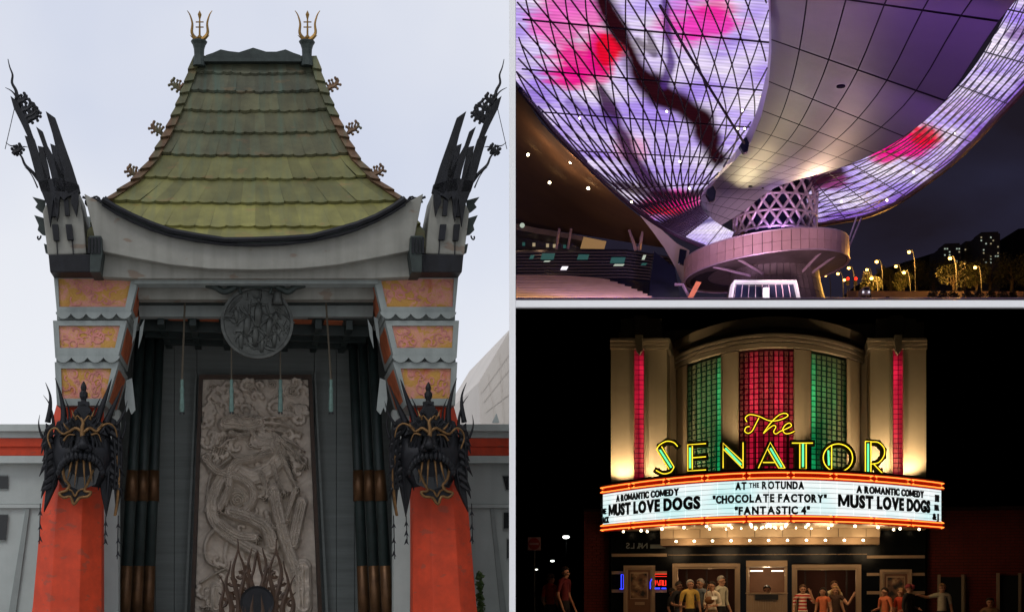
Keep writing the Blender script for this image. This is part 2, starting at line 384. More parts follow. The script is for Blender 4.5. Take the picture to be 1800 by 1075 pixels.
for k in range(len(courses)-1):
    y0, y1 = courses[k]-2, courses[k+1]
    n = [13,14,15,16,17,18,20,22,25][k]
    for i in range(n):
        g = MB(); t0, t1 = i/n, (i+1)/n; dy = rng.uniform(-1.0, 1.0); lift = rng.uniform(0.0, 0.05)
        def pt(a, r, up):
            tt = lerp(t0, t1, a)
            bow = 1.7*(1-abs(2*a-1)**2)*r + dy*r - 5*abs(2*tt-1)**3*r
            y = lerp(y0, y1, r) + bow
            xa, xb = interp(LH, lerp(y0,y1,r))+9, interp(RH, lerp(y0,y1,r))-9
            return roofpt(lerp(xa, xb, tt), y, up)
        top = [[pt(a/4, r, lerp(0.0, 0.13, r)+lift*r) for a in range(5)] for r in (0, 0.5, 1)]
        lip = [p + Vector((0, 0.08, -0.12)) for p in top[-1]]
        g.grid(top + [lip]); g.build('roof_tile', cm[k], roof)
for TAB, sg in ((LH, 1), (RH, -1)):
    yy = [104+ (357-104)*((i/13)**0.92) for i in range(14)]
    for i in range(13):
        a, b_ = yy[i], yy[i+1]+2; g = MB()
        xa, xb = interp(TAB, a), interp(TAB, b_)
        q0 = [roofpt(xa-2*sg, a, 0.22), roofpt(xa+11*sg, a-1, 0.16), roofpt(xb+13*sg, b_-3, 0.30), roofpt(xb-4*sg, b_+3, 0.42)]
        g.prism(q0, [p+Vector((0,0.5,-0.25)) for p in q0]); g.build('hip_tile', 'copper' if i > 4 else 'tile_b', roof)
# ridge with posts and tridents
rw = roof_w(100)
g = MB(); g.extr(TP([(360,106),(362,97),(374,93),(388,87),(402,90),(420,92),(445,84),(468,91),(486,91),(502,87),(516,93),(528,97),(530,106)], rw-0.3), (0,0.7,0)); g.extr(TP([(358,108),(358,102),(530,102),(530,108)], rw-0.5), (0,1.1,0))
g.build('ridge', 'roof_dark', roof)
for cx in (350, 539.5):
    c = tp(cx, 117, rw-0.3); s = 0.0295
    post = MB().lathe([(11.5*s,0),(10.5*s,8*s),(8.5*s,20*s),(9*s,30*s),(11*s,37*s),(14*s,42*s),(14*s,44*s),(9*s,44*s)], c, 10).build('ridge_post', 'roof_dark', roof, smooth=False)
    tr = MB(); W = rw-0.3
    q = lambda a, y: tp(cx+a, y, W)
    tr.tube([q(1,76),q(1,45),q(1,30)], [0.07,0.05,0.04]); tr.tube([q(1,33),q(1,26),q(1,19)], [0.05,0.11,0.01])
    for sg in (-1, 1):
        tr.tube(smoothpath([q(1,72),q(1+9*sg,66),q(1+14*sg,57),q(1+13*sg,42),q(1+17*sg,27),q(1+22*sg,19)], 4), [0.10,0.11,0.10,0.09,0.08,0.06,0.05,0.04,0.03,0.01][0:1]+[0.12-0.11*i/20 for i in range(20)], 5)
        tr.tube(smoothpath([q(1,76),q(1+9*sg,70),q(1+17*sg,62)], 3), [0.07,0.06,0.05,0.04,0.03,0.02,0.01], 5)
    for yy_, ww in ((69,7),(48,7),(39,7)): tr.tube([q(1-ww,yy_), q(1+ww,yy_)], 0.035, 4)
    tr.ball(q(1,66), 0.13, 6, 5); tr.build('trident_finial', 'old_gold', roof)
def filigree(cx, cy, w_, sg, size):
    g = MB(); r = random.Random(int(cx*7+cy))
    q = lambda a, b_: tp(cx+a*sg*size, cy+b_*size, w_)
    g.tube(smoothpath([q(9,9),q(4,4),q(-2,2),q(-8,-3),q(-11,-8)], 3), [0.10,0.11,0.12,0.12,0.11,0.10,0.10,0.09,0.08,0.07,0.06,0.05,0.03], 5)
    for a, b_, c_, d_ in ((4,4,6,-8),(0,2,1,-9),(-4,0,-6,-11),(-8,-3,-14,-1),(-3,2,-9,6),(3,4,0,10),(-10,-7,-5,-13),(5,3,11,-3)):
        mx_, my_ = (a+c_)/2+r.uniform(-2,2), (b_+d_)/2+r.uniform(-2,2)
        g.tube([q(a,b_), q(mx_,my_), q(c_,d_)], [0.08,0.07,0.02], 5); g.ball(q(c_,d_), 0.08, 5, 4)
    return g
for (x, y) in ((306,150),(271,226),(229,302)):
    filigree(x+5, y+1, roof_w(y), 1, 1.0).build('hip_beast', 'copper', roof)
    x2 = interp(RH, y+8) + (interp(LH, y+8)-x-5)
    filigree(x2, y, roof_w(y), -1, 1.0).build('hip_beast', 'copper', roof)
# ---- curved beam
curve = [(148,340),(180,358),(205,374),(232,388),(265,402),(300,413),(345,422),(395,428),(445,430)]
curve = curve + [(892-x, y) for x, y in reversed(curve[:-1])]
low = [(172,440),(230,452),(300,465),(370,472),(447,474),(524,472),(594,465),(664,452),(724,440)]
MB().extr(TP(curve + list(reversed(low)), -1.2), (0,1.8,0)).build('curved_beam', 'temple_white', temple, bevel=0.04)
band = MB()
up = [(x, y-7 if 160 < x < 735 else y-3) for x, y in curve]
for i in range(1, len(curve)-2):
    band.extr(TP([curve[i], curve[i+1], up[i+1], up[i]], -1.5), (0,0.9,0))
    a = TP([up[i], up[i+1]], -1.6); 
bo = band.build('gutter', 'roof_dark', temple)
cap_ = MB(); cap_.tube(TP([(x, y-8+1.5*math.sin(x*0.21)) for x, y in curve[1:-1]], -1.55), 0.13, 6); cap_.tube(TP([(x, y+1) for x, y in curve[1:-1]], -1.5), 0.08, 6); cap_.build('gutter_rim', 'iron', temple)
for sgp in ([(180,357),(168,349),(180,351),(186,344),(196,356),(200,366)],):
    for pts, sg in ((sgp, 1), ([(892-x, y) for x, y in sgp], -1)):
        MB().extr(TP(pts, -1.5), (0,0.3,0)).build('gutter_horn', 'iron', temple)
for cx, sg in ((163,1),(730,-1)):
    g = MB()
    for k in range(3):
        a0 = tp(cx+k*6*sg-6*sg, 356-k*2, -1.0); pr = [a0 + Vector((0.17*math.cos(t), 0, 0.17*math.sin(t))) for t in [i*0.7 for i in range(8)]]
        g.tube(pr, 0.05, 5)
    g.tube(TP([(cx-18*sg,346),(cx-6*sg,351),(cx+8*sg,350),(cx+22*sg,357)], -1.0), 0.06, 5); g.build('scroll_cresting', 'iron', temple)
lowt = [(x, y+1) for x, y in low]
MB().extr(TP(lowt + [(800,486),(655,489),(243,489),(93,486)][0:0] + [(722,486),(655,489),(243,489),(176,486)], -0.6), (0,1.6,0)).build('lower_beam', 'temple_white', temple, bevel=0.03)
MB().extr(TP([(236,488),(664,488),(664,498),(236,498)], -0.2), (0,1.0,0)).build('beam_soffit', 'temple_grey', temple)
MB().extr(TP([(240,500),(660,500),(658,526),(243,526)], 1.0), (0,0.8,0)).build('lintel', 'temple_white', temple, bevel=0.03)
MB().extr(TP([(240,524),(660,524),(658,534),(243,534)], 2.2), (0,0.5,0)).build('lintel_shadow_strip', 'roof_dark', temple)  # dark strip drawn as the shade line below the lintel
MB().extr(TP([(243,536),(657,536),(655,556),(245,556)], 2.6), (0,0.7,0)).build('inner_lintel', 'temple_grey', temple)
# ---- upturned corner towers and their iron fins
tower = [(84,448),(75,372),(92,334),(136,330),(146,380),(152,446)]
fins = [[(80,195),(97,207),(110,245),(126,290),(139,332),(120,342),(112,330),(104,285),(92,235)],
        [(63,222),(75,231),(83,255),(100,285),(114,312),(116,338),(96,336),(88,300),(76,258)],
        [(43,238),(60,243),(70,275),(84,312),(90,338),(72,336),(62,305),(52,268)],
        [(88,252),(98,256),(112,296),(114,310),(104,318),(96,290)],
        [(66,256),(76,258),(84,290),(88,312),(78,316)],
        [(18,168),(28,176),(46,206),(58,240),(50,244),(38,218),(24,190)],
        [(66,318),(98,312),(138,324),(141,338),(118,346),(112,352),(106,345),(100,372),(94,350),(88,398),(82,360),(78,350)],
        [(126,340),(138,334),(137,358),(134,380),(129,366),(124,356)],
        [(96,345),(104,350),(103,375),(100,388),(96,372)]]
blocks = [[(91,394),(102,394),(104,422),(94,422)],[(115,394),(126,394),(129,421),(118,421)],[(88,345),(98,345),(100,380),(91,380)],[(112,352),(120,350),(122,378),(114,378)]]
side_f = [[(57,346),(80,352),(78,376),(70,371),(62,364),(66,358)],[(60,378),(80,384),(82,414),(74,412),(66,404),(68,396)],[(77,428),(84,430),(84,446),(80,444)]]
def both(ptsets, name, matn, w_, d, parent=temple, **k):
    for pts in ptsets:
        for q, sg in sides(pts): MB().extr(TP(q, w_), (0,d,0)).build(name, matn, parent, **k)
both([tower], 'corner_tower', 'temple_white', -0.9, 3.2, bevel=0.05)
both(fins, 'iron_fin', 'iron', -1.25, 0.28, bevel=0.02); both(blocks, 'iron_drop', 'iron', -1.15, 0.22); both(side_f, 'side_fin', 'roof_dark', -0.5, 0.12)
both([[(85,447),(162,447),(162,478),(88,478)]], 'carved_block', 'iron', -1.3, 2.6, bevel=0.03)
both([[(156,414),(178,414),(180,446),(178,460),(176,478),(158,478),(158,446)]], 'corbel', 'roof_dark', -1.7, 2.6, bevel=0.03)
for x in (156,162,168,174):
    both([[(x-2,417),(x+2,417),(x+2,445),(x-2,445)]], 'corbel_rib', 'iron', -1.78, 0.1)
for pth, r in (([(100,422),(101,448)],0.03),([(127,422),(129,448)],0.03)):
    for q, sg in sides(pth): MB().tube(TP(q,-0.95), r, 4).build('tower_seam', 'iron', temple)
ten = [([(36,196),(31,178),(28,160),(21,146),(22,132),(17,118),(14,104)], 0.11), ([(34,186),(28,170),(20,160),(9,154)], 0.07), ([(72,322),(58,304),(44,290),(38,276),(30,268),(20,264)], 0.10),
       ([(38,268),(30,258),(18,256),(10,250)], 0.06), ([(34,262),(42,258),(50,259)],0.05), ([(66,330),(58,312),(50,300),(43,294)], 0.04)]
for pts, r in ten:
    for q, sg in sides(pts):
        pp = smoothpath(TP(q, -1.1), 4); MB().tube(pp, [r*(1-0.85*i/(len(pp)-1)) for i in range(len(pp))], 5).build('iron_tendril', 'iron', temple)
for pts in ([(26,188),(9,262)],):
    for q, sg in sides(pts): MB().tube(TP(q, -1.1), 0.02, 4).build('guy_wire', 'iron', temple)
for cx, cy, sz in ((45,190,1.3),(52,200,1.5),(57,206,1.1),(38,176,1.0),(30,264,0.9)):
    for sg in (1, -1):
        filigree(cx if sg == 1 else 900-cx, cy, -1.15, -sg, sz*0.9).build('dragon_ornament', 'iron', temple)
for pts in ([(72,414),(71,418),(68,421),(66,418),(67,415)],):
    for q, sg in sides(pts): MB().tube(smoothpath(TP(q,-0.6),3), 0.04, 5).build('hook', 'iron', temple)
# ---- flared brackets over the columns
caps = [([(94,482),(245,482),(229,549),(100,549)], [(102,489),(231,489),(220,539),(104,539)], 'k'),
        ([(93,563),(223,563),(208,626),(97,626)], [(103,572),(211,572),(202,611),(105,611)], 'k'),
        ([(96,636),(209,636),(186,712),(100,712)], [(107,647),(196,647),(184,700),(109,700)], 'k')]
for fr_, pn, _ in caps:
    for s_ in (0, 1):
        A = fr_ if s_ == 0 else mir(fr_); P_ = pn if s_ == 0 else mir(pn)
        g = MB()
        for i in range(4):
            j = (i+1) % 4
            q = [tp(*A[i],0), tp(*A[j],0), tp(*P_[j],0), tp(*P_[i],0)]
            g.prism(q, [p+Vector((0,0.3,0)) for p in q])
        back = [p+Vector((0,0.30,0)) for p in TP(A,0)]; g.prism(back, [p+Vector((0,4.6,0)) for p in back])
        br = g.build('bracket_box', 'temple_grey', temple)
        MB().extr(TP(P_, 0.12), (0,0.17,0)).build('figured_panel', 'figured_panel', br)
        rf = random.Random(int(P_[0][0]*3+P_[0][1])); g = MB(); q_ = lambda a, b_: tp(lerp(lerp(P_[0][0],P_[1][0],a), lerp(P_[3][0],P_[2][0],a), b_), lerp(P_[0][1],P_[2][1],b_), 0.10)
        for k in range(17):
            a, b_ = rf.uniform(.1,.9), rf.uniform(.16,.84); r = rf.uniform(.05,.13); t0_ = rf.uniform(0,6.28); sgn = rf.choice((-1,1))
            if k % 6 == 0: pts = [q_(a+r*.8*math.cos(i*.63), b_+r*2.0*math.sin(i*.63)) for i in range(11) if 0.03 < a+r*.8*math.cos(i*.63) < .97]
            else: pts = [q_(min(.97,max(.03,a+r*(1-.075*i)*math.cos(t0_+sgn*i*.42))), min(.94,max(.06,b_+2*r*(1-.075*i)*math.sin(t0_+sgn*i*.42)))) for i in range(10)]
            if len(pts) > 2: g.tube(pts, rf.uniform(.03,.055), 4, flat=.45)
        g.build('panel_ornament', 'pink_relief', br, kind='stuff')
        # inner flank panel
        e1, e2 = (A[1], A[2])
        a, b_ = tp(*e1,0), tp(*e2,0); sg = 1 if s_ == 0 else -1; o_n = Vector((0.012*sg,0,-0.006))
        mid = lambda f, w_: a.lerp(b_, f) + Vector((0, w_, 0)) + o_n
        MB().extr([mid(.12,.7),mid(.12,4.2),mid(.86,4.2),mid(.86,.7)], (-0.02*sg,0,0)).build('flank_panel', 'orange_dim', br)
for (xa, xb, y) in ((98,231,549),(97,210,626)):
    n = 5 if y < 600 else 4
    for s_ in (0, 1):
        for i in range(n):
            x0_, x1_ = lerp(xa, xb, i/n), lerp(xa, xb, (i+1)/n)
            pts = [(x0_, y-1), (x1_, y-1)] + [(lerp(x1_, x0_, k/6), y+2+9*math.sin(PI*k/6)**0.8) for k in range(7)]
            pts = pts if s_ == 0 else mir(pts)
            MB().extr(TP(pts, -0.14), (0,0.16,0)).build('scallop', 'temple_grey', temple)
        nk = [(xa+2,y+1),(xb-4,y+1),(xb-6,y+13),(xa+2,y+13)]; nk = nk if s_ == 0 else mir(nk)
        MB().extr(TP(nk, 0.25), (0,4.0,0)).build('bracket_neck', 'temple_grey', temple)
# hanging leaf pendants on the inner side of the brackets
for pts in ([(222,668),(232,664),(236,700),(238,720),(231,728),(226,716),(222,724),(219,700)],[(236,560),(243,556),(238,590),(232,604)],[(246,575),(254,560),(250,590),(243,612)]):
    both([pts], 'leaf_pendant', 'temple_grey', 1.0, 0.1)
# ---- orange columns and the pale piers behind them
for s_ in (0, 1):
    g = MB(); rows = []
    for (cx, hw, y) in ((116,64,1118),(121,59,1065),(128,52,900),(138,43,740),(142,38,706)):
        c = tp(cx if s_ == 0 else 900-cx, y, 1.6); R = hw*0.0269*1.02
        rows.append([c + Vector((R*math.cos(2*PI*(i+.5)/8)*1.05, R*math.sin(2*PI*(i+.5)/8), 0)) for i in range(9)])
    g.grid(rows); g.build('column', 'orange', temple, bevel=0.03)
    pr = [(176,720),(210,720),(208,900),(208,1118),(180,1118)]; pr = pr if s_ == 0 else mir(pr)
    MB().extr(TP(pr, 4.2), (0,1.0,0)).build('pier', 'wing_grey', temple)
# ---- hanging masks
def mask(s_):
    mx_ = lambda x: x if s_ == 0 else 900-x
    t_ = lambda x, y, w_: tp(mx_(x), y, w_)
    base = tp(mx_(146), 880, 0.0); sg = 1 if s_ == 0 else -1
    root = thing('dragon_mask', 'black iron dragon mask with gilt brows on the orange column ' + ('farther from the beige building' if s_ == 0 else 'nearer the beige building'), 'mask', T, base, 'iron masks on the columns')
    # face: a bulging shield
    rows = []
    for i in range(15):
        v = i/14; y = lerp(735, 852, v); hw = interp([(0,34),(.25,52),(.5,56),(.75,50),(1,34)], v)
        rows.append([t_(144+hw*math.sin(a), y + 5*abs(math.sin(a)), -0.05 - (1.25*math.cos(a)**0.8)*(0.72+0.28*math.sin(PI*v)) + (0.32 if (0.22 < v < 0.36 and 0.18 < abs(math.sin(a)) < 0.68) else 0) + 0.05*mnoise.noise(Vector((a*6, v*9, 3)))) for a in [lerp(-1.5, 1.5, k/18) for k in range(19)]])
    face = MB().grid(rows).build('face', 'iron', root, smooth=True)
    # brow plate rising to the finial
    MB().extr([t_(x,y,-1.2) for x,y in ((104,766),(112,744),(124,738),(130,722),(138,712),(146,706),(154,712),(161,722),(168,738),(178,742),(190,766),(170,760),(146,770),(122,760))], (0,0.6,0)).build('brow_plate', 'iron', root, bevel=0.04)
    g = MB(); c = t_(147,708,-1.0); s = 0.0269
    g.box(c.x-9*s, c.x+9*s, c.y-0.2, c.y+0.25, c.z-6*s, c.z+2*s); g.lathe([(6*s,2*s),(4*s,5*s),(7*s,11*s),(7*s,17*s),(4*s,21*s),(5*s,25*s),(5*s,28*s),(3.5*s,32*s),(1*s,37*s)], c, 8)
    g.build('finial', 'iron', root)
    # horns
    for pts, r in (([(84,742),(88,716),(88,694),(80,672)],0.15),([(94,746),(92,728),(86,708),(76,694)],0.09),([(122,742),(122,728),(119,712),(113,698)],0.08),([(160,736),(166,722),(172,708),(178,696)],0.08),([(204,748),(212,736),(219,722),(224,704)],0.10),([(76,770),(70,756),(68,742),(70,728)],0.08),([(214,770),(219,756),(220,742),(217,728)],0.08),([(112,748),(112,722),(106,692),(97,664)],0.20),([(168,744),(178,718),(188,690),(196,666)],0.22),([(186,744),(196,722),(206,700),(216,676)],0.19)):
        pp = smoothpath([t_(x,y,-0.5) for x,y in pts], 4); MB().tube(pp, [r*(1-0.93*i/(len(pp)-1)) for i in range(len(pp))], 6).build('horn', 'iron', root, smooth=True)
    # gilt brows, moustache curls, nose
    for pts, r in (([(146,760),(134,752),(122,758),(110,762),(98,752),(88,757),(84,770),(90,788)],0.085),([(146,760),(158,752),(170,758),(180,748),(192,744),(202,752),(206,768)],0.085),([(146,772),(144,756),(146,742),(142,734)],0.13),([(112,774),(120,764),(132,764)],0.06),([(160,764),(172,762),(178,776)],0.06),([(146,742),(136,730),(132,738)],0.05),([(146,742),(156,730),(160,738)],0.05)):
        pp = smoothpath([t_(x,y,-1.42 + 0.006*abs(x-146)) for x,y in pts], 4); MB().tube(pp, [r*(1-0.6*i/(len(pp)-1)) for i in range(len(pp))], 6).build('gilt_scroll', 'gilt', root, smooth=True)
    g = MB(); g.tube([t_(146,764,-1.35), t_(146,778,-1.6), t_(146,788,-1.75)], [0.10,0.20,0.30], 8); g.ball(t_(137,788,-1.5), 0.22, 8, 6); g.ball(t_(155,788,-1.5), 0.22, 8, 6); g.build('nose', 'iron', root, smooth=True)
    for ex in (126,164): MB().ball(t_(ex,772,-1.05), (0.22,0.12,0.13), 8, 6).build('eye', 'pane_dark', root, smooth=True)
    # ridged plates and wrinkles over the face
    for k in range(7):
        for sd in (-1, 1):
            a0_ = 0.25+0.17*k; pts = [(144+sd*56*math.sin(a0_*.55), 742+3*k), (144+sd*56*math.sin(a0_*.8+.15), 776+5*k), (144+sd*52*math.sin(a0_*.9+.1), 812+6*k)]
            pp = smoothpath([t_(x, y, -1.22*math.cos(min(1.4, abs(x-144)/40))-.10) for x, y in pts], 3); MB().tube(pp, [0.035+0.05*math.sin(PI*i/(len(pp)-1)) for i in range(len(pp))], 5).build('face_ridge', 'iron', root)
    for k in range(9):
        for sd in (-1, 1):
            x, y = 144+sd*(54+2.5*(k%3)), 752+13*k; pp = [t_(x-sd*6,y-6,-.55), t_(x+sd*8,y+4,-.62), t_(x+sd*(13+3*(k%2)),y+20,-.45)]; MB().tube(pp, [0.14,0.10,0.01], 5, flat=.5).build('cheek_spike', 'iron', root)
    for k in range(6):
        for sd in (-1, 1):
            x, y = 146+sd*(6+5*k), 730+6*k; pp = [t_(x,y,-1.22), t_(x+sd*5,y-5,-1.3), t_(x+sd*9,y-12-(k%2)*4,-1.15)]; MB().tube(pp, [0.06,0.05,0.01], 5).build('brow_leaf', 'gilt' if k%3 == 1 else 'iron', root)
    # upper lip as an arch of ribs, fangs
    g = MB()
    for k in range(15):
        a = lerp(-1.45, 1.45, k/14); x = 142+36*math.sin(a); y = 826-32*math.cos(a)
        g.tube([t_(x,y-3,-1.45), t_(x+3*math.sin(a),y+8,-1.62), t_(x+3*math.sin(a),y+16,-1.35)], [0.10,0.14,0.06], 6)
    g.build('lip', 'iron', root, smooth=True)
    MB().extr([t_(142+34*math.sin(a), 826-28*math.cos(a), -1.08) for a in [lerp(-1.5,1.5,k/10) for k in range(11)]] + [t_(168,850,-1.08), t_(142,862,-1.08), t_(114,850,-1.08)], (0,0.15,0)).build('mouth', 'pane_dark', root)
    for xa, xb, yb in ((127,117,846),(136,131,856),(147,149,856),(157,162,848)):
        pp = smoothpath([t_(xa,804,-1.35), t_((xa+xb)/2,828,-1.55), t_(xb,yb,-1.42)], 4); MB().tube(pp, [0.085*(1-0.9*i/(len(pp)-1)) for i in range(len(pp))], 6).build('fang', 'gilt', root, smooth=True)
    # beard plate with gilt edge
    bp_ = [(110,822),(114,842),(122,852),(116,862),(104,866),(112,874),(124,872),(130,886),(140,874),(154,872),(160,864),(148,862),(156,846),(164,824)]
    MB().extr([t_(x,y,-1.0) for x,y in bp_[2:-2]], (0,0.15,0)).build('beard_plate', 'iron', root)
    pp = smoothpath([t_(x,y,-1.05) for x,y in bp_], 3); MB().tube(pp, 0.075, 6).build('beard_rim', 'gilt', root, smooth=True)
    pp = smoothpath([t_(x,y,-1.05) for x,y in ((116,858),(126,862),(132,872),(138,862),(150,858))], 3); MB().tube(pp, 0.05, 5).build('beard_rim', 'gilt', root)
    # feathered cheeks and side blades
    for pts in ([(88,770),(104,800),(100,850),(86,880),(76,900),(80,860),(84,815)],[(80,742),(92,752),(92,800),(84,850),(77,862),(78,800)],[(184,780),(196,770),(200,840),(186,908),(178,870),(172,830)],[(196,752),(210,742),(216,790),(214,850),(206,880),(198,830)],[(100,740),(112,736),(116,760),(104,770),(94,760)],[(178,742),(192,730),(204,738),(208,760),(192,766)],[(205,790),(213,800),(211,870),(204,905),(200,860)],[(76,760),(84,748),(86,800),(78,836)],[(166,800),(178,792),(180,830),(172,862)]):
        MB().extr([t_(x,y,-0.5) for x,y in pts], (0,0.35,0)).build('cheek_feather', 'iron', root, bevel=0.05)
    for pts in ([(92,780),(98,820),(90,868)],[(188,790),(190,840),(186,890)],[(208,760),(208,810),(207,860)],[(82,760),(82,800),(80,840)],[(200,770),(203,820),(200,860)]):
        MB().tube(smoothpath([t_(x,y,-0.62) for x,y in pts],3), 0.06, 5).build('feather_rib', 'iron', root)
    MB().tube(smoothpath([t_(x,y,-0.6) for x,y in ((206,800),(209,840),(206,880),(202,906))],4), 0.07, 5).build('gilt_scroll', 'gilt', root)
    # pendants on chains
    for cx, y0, y1 in ((71,884,955),(186,906,955),(208,905,982)):
        g = MB(); g.tube([t_(cx,y0,-0.4), t_(cx-2,y1,-0.4)], 0.025, 5)
        for f in (0.15,0.5,0.8):
            yy_ = lerp(y0,y1,f); g.prism([t_(cx,yy_,-0.45),t_(cx-5,yy_+12,-0.45),t_(cx-1,yy_+8,-0.45),t_(cx+4,yy_+12,-0.45)],[t_(cx,yy_,-0.38),t_(cx-5,yy_+12,-0.38),t_(cx-1,yy_+8,-0.38),t_(cx+4,yy_+12,-0.38)])
        g.build('pendant', 'iron', root)
mask(0); mask(1)
# ---- recess: ceiling, side walls, back wall
WB = 10.5
MB().box(-8.3, 8.3, 3.0, WB+0.3, tp(450,556,3.0).z, tp(450,556,3.0).z+0.3).build('ceiling', 'ceiling_dark', temple)
zc = tp(450,556,3.0).z
for w_ in (4.6, 6.6, 8.6):
    g = MB(); a = tp(243,556,3.0).x; g.box(a, -a, w_, w_+0.35, zc-0.55, zc-0.02); g.build('ceiling_beam', 'green_black', temple)
for i in range(7):
    u = lerp(-4.6, 4.6, i/6); MB().box(u-0.16, u+0.16, 3.1, WB, zc-0.5, zc-0.03).build('ceiling_joist', 'green_black', temple)
for i in range(6):
    for w0, w1 in ((3.2,4.6),(4.95,6.6),(6.95,8.6),(8.95,10.3)):
        u0, u1 = lerp(-4.6,4.6,i/6)+0.3, lerp(-4.6,4.6,(i+1)/6)-0.3
        MB().box(u0, u1, w0+0.15, w1-0.15, zc-0.06, zc-0.02).build('coffer_panel', 'orange_dim', temple)
bw = [tp(255,530,WB), tp(645,530,WB)]; ub = 6.2
xs = [-8.4,-6.6,-5.35,-4.35,-3.15,3.15,4.35,5.35,6.6,8.4]
MB().box(-8.6, 8.6, WB+0.41, WB+0.6, 0.0, zc+6).build('back_wall', 'green_black', temple)
for i in range(len(xs)-1):
    MB().box(xs[i]+0.015, xs[i+1]-0.015, WB, WB+0.4, 0.0, zc).build('wall_board', 'boards', temple)
for sg in (-1, 1):
    MB().box(*sorted((sg*8.1, sg*8.5)), 4.6, WB, 0, zc+5).build('side_wall', 'boards', temple)
# bundles of three banded shafts each side
for sg in (-1, 1):
    for k in range(3):
        xb, xt = (216, 250)[0]+k*21, 248+k*17
        px_ = lambda x: x if sg == -1 else 900-x
        y_t, y_b = 560, 1118; w_ = 6.5+0.7*k
        at = lambda y: tp(px_(lerp(xt, xb, (y-y_t)/(y_b-y_t))), y, w_)
        sh_ = MB().tube([at(y_t), at(y_b)], [0.24, 0.31], 12).build('shaft', 'green_black', temple, smooth=True)
        for ya, yb_ in ((826,880),(968,1118)):
            MB().tube([at(ya), at(yb_)], [0.285, 0.34], 12).build('brass_sleeve', 'brass', sh_, smooth=True)
# ---- carved relief of a dragon and a gnarled tree, in a timber frame
LX = lambda y: lerp(357, 343, (y-664)/400); RX = lambda y: lerp(541, 558, (y-664)/400)
def cc(x, y): return (320+x/2.47, 640+y/2.47)
strokes = [([(182,262),(230,262),(290,272),(335,258)],30,1.0),([(178,252),(215,236),(262,242),(305,240)],16,1.15),([(214,302),(250,314),(292,300)],16,1.1),([(290,248),(360,236),(480,230)],8,.8),([(300,262),(400,258),(470,276),(522,304)],9,.8),([(300,280),(380,284),(450,300)],8,.7),
 ([(300,300),(350,330),(420,320)],10,.7),([(236,326),(196,334),(165,362),(140,350)],7,.7),([(240,420),(205,380),(170,360)],7,.6),([(400,310),(462,362),(522,432)],15,.9),([(410,340),(446,432),(492,532)],16,.9),([(392,430),(412,500),(436,546)],15,.85),([(340,470),(362,528),(368,566)],15,.8),([(430,320),(490,350),(530,380)],10,.7),
 ([(385,385),(310,410),(240,426),(208,470),(203,540),(165,622)],19,1.1),([(330,330),(395,330),(425,390),(385,446),(310,486),(250,470)],40,.55),([(100,410),(150,465),(240,492),(298,530),(308,590),(270,642)],21,1.0),([(235,445),(170,500),(130,600),(140,680),(200,740),(300,800),(390,850)],30,.8),([(212,642),(300,670),(366,712),(392,790)],30,1.1),([(165,690),(240,742),(312,752)],22,1.0),
 ([(155,700),(104,770),(108,850),(160,882)],12,.8),([(205,540),(180,600),(170,640),(196,650)],8,.9),([(215,540),(196,600),(188,640)],7,.9),([(160,420),(130,470),(112,540),(100,640)],9,.6),([(210,410),(170,440),(140,480)],8,.6),
 ([(398,545),(412,620),(440,740),(482,860),(512,960)],30,1.0),([(520,600),(502,680),(482,780)],28,1.0),([(522,880),(525,1050)],42,1.0),([(150,970),(150,1050)],30,1.0),([(366,645),(380,690),(420,720)],14,.9),([(486,560),(452,670)],16,.8),([(82,945),(150,905),(192,885)],7,.6),([(375,740),(370,800),(400,860)],10,.9),([(390,740),(400,800),(440,860)],10,.9),([(200,750),(185,840),(205,900)],12,.4),([(260,800),(270,900),(300,980)],14,.4),([(110,980),(112,1040)],14,.7)]
swirl = [(310,112,26),(140,150,22),(480,120,26),(150,320,24),(205,110,18),(420,150,20),(120,230,20),(300,350,18),(470,190,18),(500,470,16),(330,410,14),(240,590,40),(480,1000,12),(130,100,16),(390,90,16),(250,170,18)]
xt = []
for pts, wd, ht in strokes:          # fine cutting: strands that follow the big forms
    if wd >= 14:
        for o_ in ((-.62,-.3,.05,.38,.68) if wd > 24 else (-.45,.1,.55)):
            q = []
            for i, (x, y) in enumerate(pts):
                a, b_ = pts[max(i-1,0)], pts[min(i+1,len(pts)-1)]; l_ = math.hypot(b_[0]-a[0], b_[1]-a[1])+1e-6
                q.append((x-(b_[1]-a[1])/l_*wd*o_, y+(b_[0]-a[0])/l_*wd*o_))
            xt.append((q, 3.6, ht*1.12))
        x, y = pts[-1]; a = pts[-2]; an = math.atan2(y-a[1], x-a[0])
        if wd < 24:
            for da in (-.7,-.2,.3,.8): xt.append(([(x,y),(x+22*math.cos(an+da),y+22*math.sin(an+da)),(x+34*math.cos(an+da+.5),y+34*math.sin(an+da+.5))], 4.5, .8))
for k in range(9): xt.append(([(300+4*k,262+3*k),(370+6*k,275+14*k),(430+9*k,300+26*k)], 4.0, .62))
for k in range(7): xt.append(([(150+12*k,300),(130+10*k,360+4*k),(112+6*k,430+12*k)], 3.5, .45))
strokes = strokes + xt
NXg, NYg = 190, 400
gy, gx = np.mgrid[0:NYg, 0:NXg]; by = lerp(664, 1100, gy/(NYg-1)); bx = LX(by) + (RX(by)-LX(by))*gx/(NXg-1)
cxg, cyg = (bx-320)*2.47, (by-640)*2.47
H = np.zeros_like(cxg)
